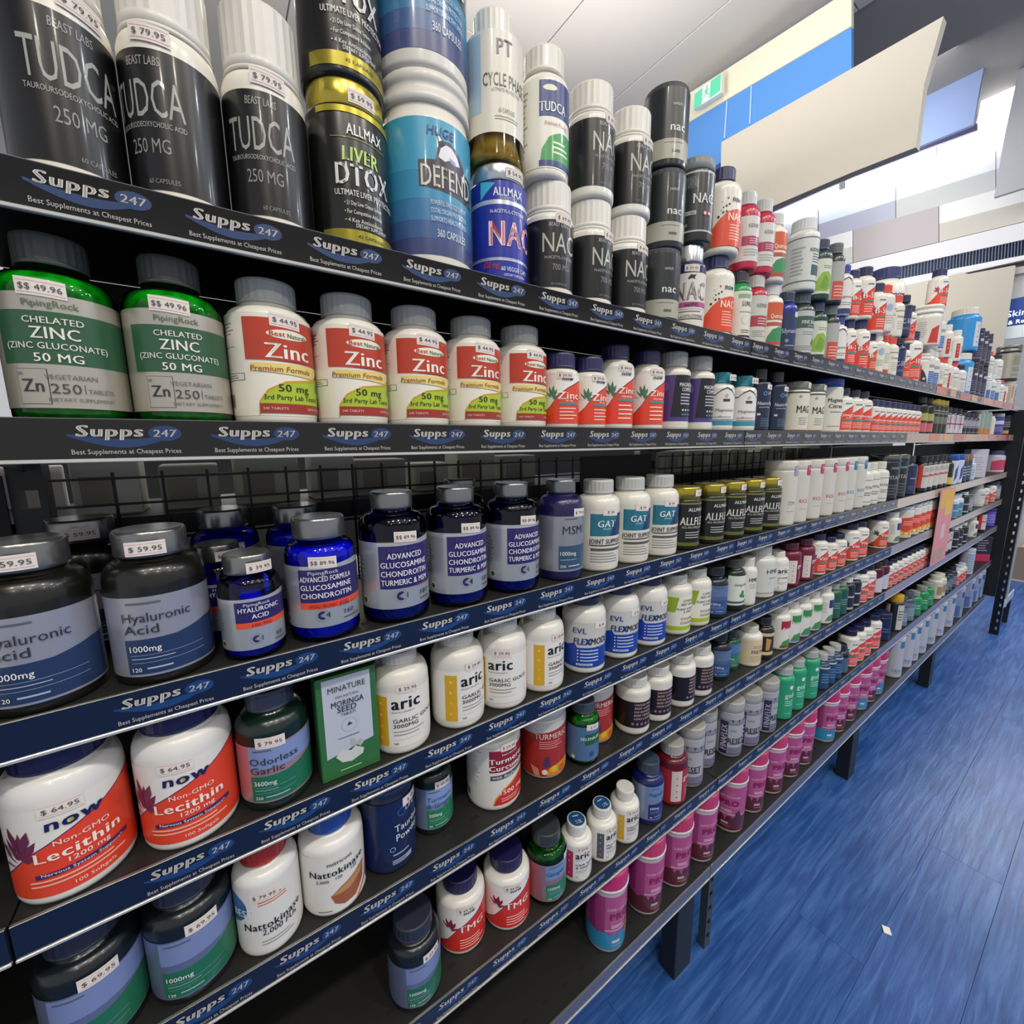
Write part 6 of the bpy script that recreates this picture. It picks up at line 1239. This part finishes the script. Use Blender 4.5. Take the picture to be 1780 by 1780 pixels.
# ------------------------------------------------------------------ build each kind once
def facetag(txt, R, w, h, tilt=0, bgc='#e4dcd4'):
    f = Flat(); f.rect(-w/2, w/2, -h/2, h/2, bgc)
    f.rect(-w/2+.001, w/2-.001, h*.30, h*.33, '#c9a0a0'); f.rect(-w/2+.001, w/2-.001, -h*.36, -h*.33, '#c9a0a0')
    f.text(txt, 0, 0, h*.36, '#4a4442', w*.84)
    return f
def build_kind(kd):
    desc, cat, prof, body, cap, fn, tg, lr, capk = KN[kd]; R, H = KD[kd]
    root = empty(kd_names.get(kd, cat.replace(' ', '_')), (0, 0, 0)); parts = []
    glass = isinstance(body, tuple)
    bm_ = glassy(body[1]) if glass else mat(body, .28, 0, .5, .2, name='plastic')
    far = R < .027 and False
    t = prof[0]
    cm = None
    if cap: cm = mat(cap[4:], .25, .85, name='foil') if cap.startswith('foil') else mat(cap, .6, name='lid_plastic') if capk == 'matt' else mat(cap, .38 if capk != 'smooth' else .3, 0, .5, .1, name='lid_plastic')
    if t == 'box':
        o = MB().box(-R, R, -R*.55, R*.55, 0, H, b=.001).build('box_body', bm_, root)
        f = Flat()
        if kd == 'carton_w': f.rect(-R*.8, R*.8, H*.2, H*.8, '#cdc6ce'); f.lines(-R*.7, R*.6, H*.25, H*.75, 6, '#a8a0aa')
        else: f.rect(-R*.98, R*.98, H*.01, H*.3, '#b82c54'); f.lines(-R*.7, R*.7, H*.4, H*.9, 5, '#9a8c9c')
        me = f.mesh('printed_face', lambda s, z, off: (s, -R*.55-off, z), None, ink); o = bpy.data.objects.new('printed_face', me); COL.objects.link(o); o.parent = root
        return root
    if t == 'pk':
        _, zs, rn, zn, rc, zc = prof; rn *= R; rc *= R; S0 = zs*H; S1 = zn*H
        P = [(R*.90, 0), (R*.965, .0015, 0), (R*.998, .005, 0), (R, .008, 0), (R, S0-.002, 0)]
        for i in range(1, 9):
            a = i/8*PI/2; P.append((rn+(R-rn)*math.cos(a)**.8 if i < 8 else rn, S0+(S1-S0)*math.sin(a)**1.1))
        P += [(rn, zc*H+.002)]
        P2 = [(r, z) for r, z, *_ in P]
        lathe('bottle_body', P2, bm_, root)
        if glass: lathe('capsule_fill', [(R*.86, .003)]+[(r*.94, z) for r, z in P2 if .006 < z < body[4]*H]+[(R*.3, body[4]*H+.0005)], capsules(body[2], body[3]), root)
        c0 = zc*H; ch = H-c0
        C = [(rc*.97, c0, 1), (rc, c0+.0008), (rc, c0+ch*.14), (rc, c0+ch*.15), (rc*.995, H-.003), (rc*.97, H-.0008), (rc*.93, H, 1)]
        if capk == 'metal' or cap.startswith('foil'): lathe('lid', C, cm, root)
        else: lathe('lid', C, cm, root, knurl=(3, 4, .02))
        # neck ring
        if kd.startswith('nac_black') or kd.startswith('tudca_black'): lathe('tear_band', [(rc*1.0, c0-.004), (rc*1.02, c0-.0035), (rc*1.02, c0-.001), (rc*.99, c0)], cm, root)
        if capk.startswith('disc'):
            f = Flat(); f.disc(0, 0, rc*.84, capk[4:], 28); f.rect(-rc*.3, rc*.3, rc*.3, rc*.42, '#b9c6d8'); f.text('5%', rc*.1, -rc*.35, rc*.42, '#e6ecf4', bold=2)
            me = f.mesh('lid_sticker', lambda s, z, off: (s, z, H+off), None, ink); o = bpy.data.objects.new('lid_sticker', me); COL.objects.link(o); o.parent = root
        rtag = R; lz1 = zs
    elif t in ('tin', 'can', 'jar'):
        zc = prof[1]; rc = (prof[2] if t == 'can' else (prof[3] if t == 'jar' else .93))*R
        z1 = zc*H
        if t == 'jar':
            zj = prof[1]*H
            P2 = [(R*.92, 0), (R*.985, .002), (R, .006), (R, zj-.006), (R*.97, zj), (R*.94, zj+.002), (R*.94, prof[2]*H)]
            c0 = prof[2]*H-.004
            C = [(R*.96, c0, 1), (rc, c0+.001), (rc, c0+(H-c0)*.3), (rc*.975, c0+(H-c0)*.34), (rc*.975, c0+(H-c0)*.60), (rc, c0+(H-c0)*.64), (rc, H-.004), (rc*.97, H-.001), (rc*.93, H, 1)]
        else:
            P2 = [(R*.93, 0), (R*.99, .002), (R, .005), (R, z1-.005), (R*.985, z1-.001), (R*.9, z1)]
            c0 = z1+.0005
            C = [(rc*.95, z1-.0005, 1), (rc, c0+.001), (rc, c0+(H-c0)*.5), (rc*.995, H-.003), (rc*.97, H-.0008), (rc*.93, H, 1)]
        lathe('jar_body', P2, bm_, root)
        if t == 'jar': lathe('lid', C, cm, root)
        else: lathe('lid', C, cm, root, knurl=None if (capk in ('metal', 'smooth') or cap.startswith('foil')) else (2, 3, .012))
        rtag = rc; zc = c0/H
    elif t == 'shk':
        P2 = [(R*.82, 0), (R*.88, .002), (R*.90, .006), (R*.93, H*.3), (R*.955, H*.76), (R*.96, H*.79)]
        def rr(z): return R*(.90+.055*min(1, z/(H*.76)))
        lathe('cup_body', P2, bm_, root)
        lathe('white_rim', [(R*.95, H*.785, 1), (R*1.0, H*.79), (R*1.0, H*.81), (R*.96, H*.818, 1)], mat('#cfc9c9', .3), root)
        lathe('lid', [(R*.96, H*.815, 1), (R*.97, H*.82), (R*.96, H*.955), (R*.955, H*.985), (R*.93, H*.995), (R*.88, H, 1)], cm, root, knurl=(1, 2, .008))
        rtag = R; zc = .82
    # printed label
    if fn:
        f = Lab(R, H); fn(f, R, H)
        if t == 'shk': mp = lambda s, z, off: ((rr(z)+off)*math.sin(s/R), -(rr(z)+off)*math.cos(s/R), z)
        else: mp = lambda s, z, off: ((R+off)*math.sin(s/R), -(R+off)*math.cos(s/R), z)
        me = f.mesh('label', mp, R*GRID, ink); o = bpy.data.objects.new('label', me); COL.objects.link(o); o.parent = root
    if tg:
        txt, u, z, where = tg
        if where.startswith('tab'):
            f = Flat(); f.rect(-.0085, .0085, -.016, .012, where[3:]); f.text(txt, 0, .003, .010, '#e2d8de', bold=1.5); r_ = R+.0006
        else:
            wd = min(.030, R*.85); f = facetag(txt, R, wd, wd*.44, bgc='#e2d9d2'); r_ = (rtag if where == 'cap' else R)+.0009
            if where == 'body' and z > .66 and t == 'pk': # on the shoulder: lean with it
                r_ = R+.0009; z = min(z, prof[1]-.005)
        g = r_
        tilt = -.06 if where == 'body' else 0
        mp = lambda s, zz, off: ((g+off)*math.sin(s/g+math.radians(u)), -(g+off)*math.cos(s/g+math.radians(u)), z*H+zz+tilt*s)
        me = f.mesh('price_tag', mp, g*GRID, ink_matt, step=.0001, base=.0001); o = bpy.data.objects.new('price_tag', me); COL.objects.link(o); o.parent = root
    return root
kd_names = {}
for k_, v_ in KN.items():
    c_ = v_[1]; kd_names[k_] = {'bottle': 'supplement_bottle', 'jar': 'supplement_jar', 'tub': 'supplement_tub', 'tin': 'supplement_tin', 'carton': 'supplement_carton', 'tube': 'supplement_tube', 'shaker': 'protein_shaker'}[c_]
ORDW = ['', 'first', 'second', 'third', 'fourth', 'fifth', 'sixth', 'seventh', 'eighth', 'ninth', 'tenth', 'eleventh', 'twelfth', 'thirteenth', 'fourteenth']
proto = {}; cnt = {}; tot = {}
for it in ITEMS: tot[it[0], it[1], it[6]] = tot.get((it[0], it[1], it[6]), 0)+1
def put(kd, x, y, z, rot):
    if kd not in proto: r = build_kind(kd); proto[kd] = r
    else:
        r0 = proto[kd]; r = r0.copy(); COL.objects.link(r)
        for c in list(r0.children): c2 = c.copy(); COL.objects.link(c2); c2.parent = r
    r.location = (x, y, z); r.rotation_euler = (0, 0, math.radians(rot)); return r
def wordy(s): return s
for row, kd, x, y, z, rot, up in ITEMS:
    k = (row, kd, up); cnt[k] = cnt.get(k, 0)+1
    r = put(kd, x, y, z, rot)
    desc, cat = KN[kd][0], KN[kd][1]
    where = 'in the upper stack' if up else 'on the %s shelf' % ORD[row]
    lab = '%s, %s %s' % (desc, (ORDW[cnt[k]]+' from left') if tot[k] > 1 else '', where) if tot[k] > 1 else '%s %s' % (desc, where)
    tag(r, lab, cat, '%ss like this on the %s shelf: %s' % (cat, ORD[row], desc) if tot[k] > 1 else None)
# second-row stock seen between and over the front bottles
BACK = [('tub_w', 2.3452, .679, 1, 'white tub under the giant jug, behind the front row'), ('ha_grey', -.135, .672, 3, 'dark jar standing behind the first silver labelled jars'), ('ha_blue', -.010, .612, 3, 'blue bottle behind the small hyaluronic one, lid only showing'), ('glu_a', .085, .668, 3, 'blue bottle with dark lid behind the orange striped one'), ('glu_a', .0, .690, 3, 'blue bottle farther back beside the mesh'), ('glu_b', .345, .665, 3, 'blue bottle behind the fourth glucosamine bottle'),
 ('allflex', .86, .64, 3, 'gold capped tin behind the first black joint tin')]
for kd, x, y, row, lab in BACK:
    if y > YB-KD[kd][0]-.004: y = YB-KD[kd][0]-.004
    r = put(kd, x, y, EYE+LIP[row]*U+.033, 10); tag(r, lab, KN[kd][1])
# moringa box
bx = empty('tablet_box', (.069, .515, EYE+LIP[4]*U+.033)); tag(bx, 'green and white moringa seed carton between garlic bottles', 'box')
bx.rotation_euler = (0, 0, -.02)
w_, h_ = .0705, .1365
MB().box(0, w_, 0, .036, 0, h_, b=.0012).build('box_body', mat('#2f6a3a', .4, 0, .5), bx)
f = Flat(); f.poly([(w_*.10, h_*.98), (w_*.90, h_*.98), (w_*.90, h_*.30), (w_*.10, h_*.22)], '#b9bfcc')
f.text('MINATURE', w_*.5, h_*.88, .0078, '#2c3a34', w_*.62); f.text('100% NATURAL', w_*.5, h_*.80, .0035, '#55605c', w_*.4); f.text('MORINGA', w_*.5, h_*.735, .0078, '#24324c', w_*.54, bold=1); f.text('SEED', w_*.48, h_*.675, .0078, '#24324c', w_*.32, bold=1); f.text('TABLETS', w_*.5, h_*.62, .004, '#24324c', w_*.25)
f.disc(w_*.5, h_*.50, .0095, '#8f98a4'); f.disc(w_*.5, h_*.50, .0088, '#b9bfcc'); f.poly([(w_*.46, h_*.49), (w_*.5, h_*.53), (w_*.56, h_*.50)], '#34403c'); f.lines(w_*.3, w_*.75, h_*.38, h_*.40, 1, '#55605c')
f.poly([(w_*.24, h_*.22), (w_*.34, h_*.15), (w_*.5, h_*.13), (w_*.7, h_*.17), (w_*.72, h_*.22), (w_*.58, h_*.27), (w_*.5, h_*.24), (w_*.36, h_*.28)], '#c9ccc6'); f.poly([(w_*.52, h_*.27), (w_*.5, h_*.36), (w_*.58, h_*.34), (w_*.6, h_*.28)], '#a9b0aa'); f.poly([(w_*.6, h_*.28), (w_*.66, h_*.33), (w_*.74, h_*.29), (w_*.66, h_*.25)], '#a9b0aa'); f.lines(w_*.3, w_*.75, h_*.06, h_*.09, 1, '#9cc49c')
me = f.mesh('printed_face', lambda s, z, off: (s, -off, z), None, ink); o = bpy.data.objects.new('printed_face', me); COL.objects.link(o); o.parent = bx
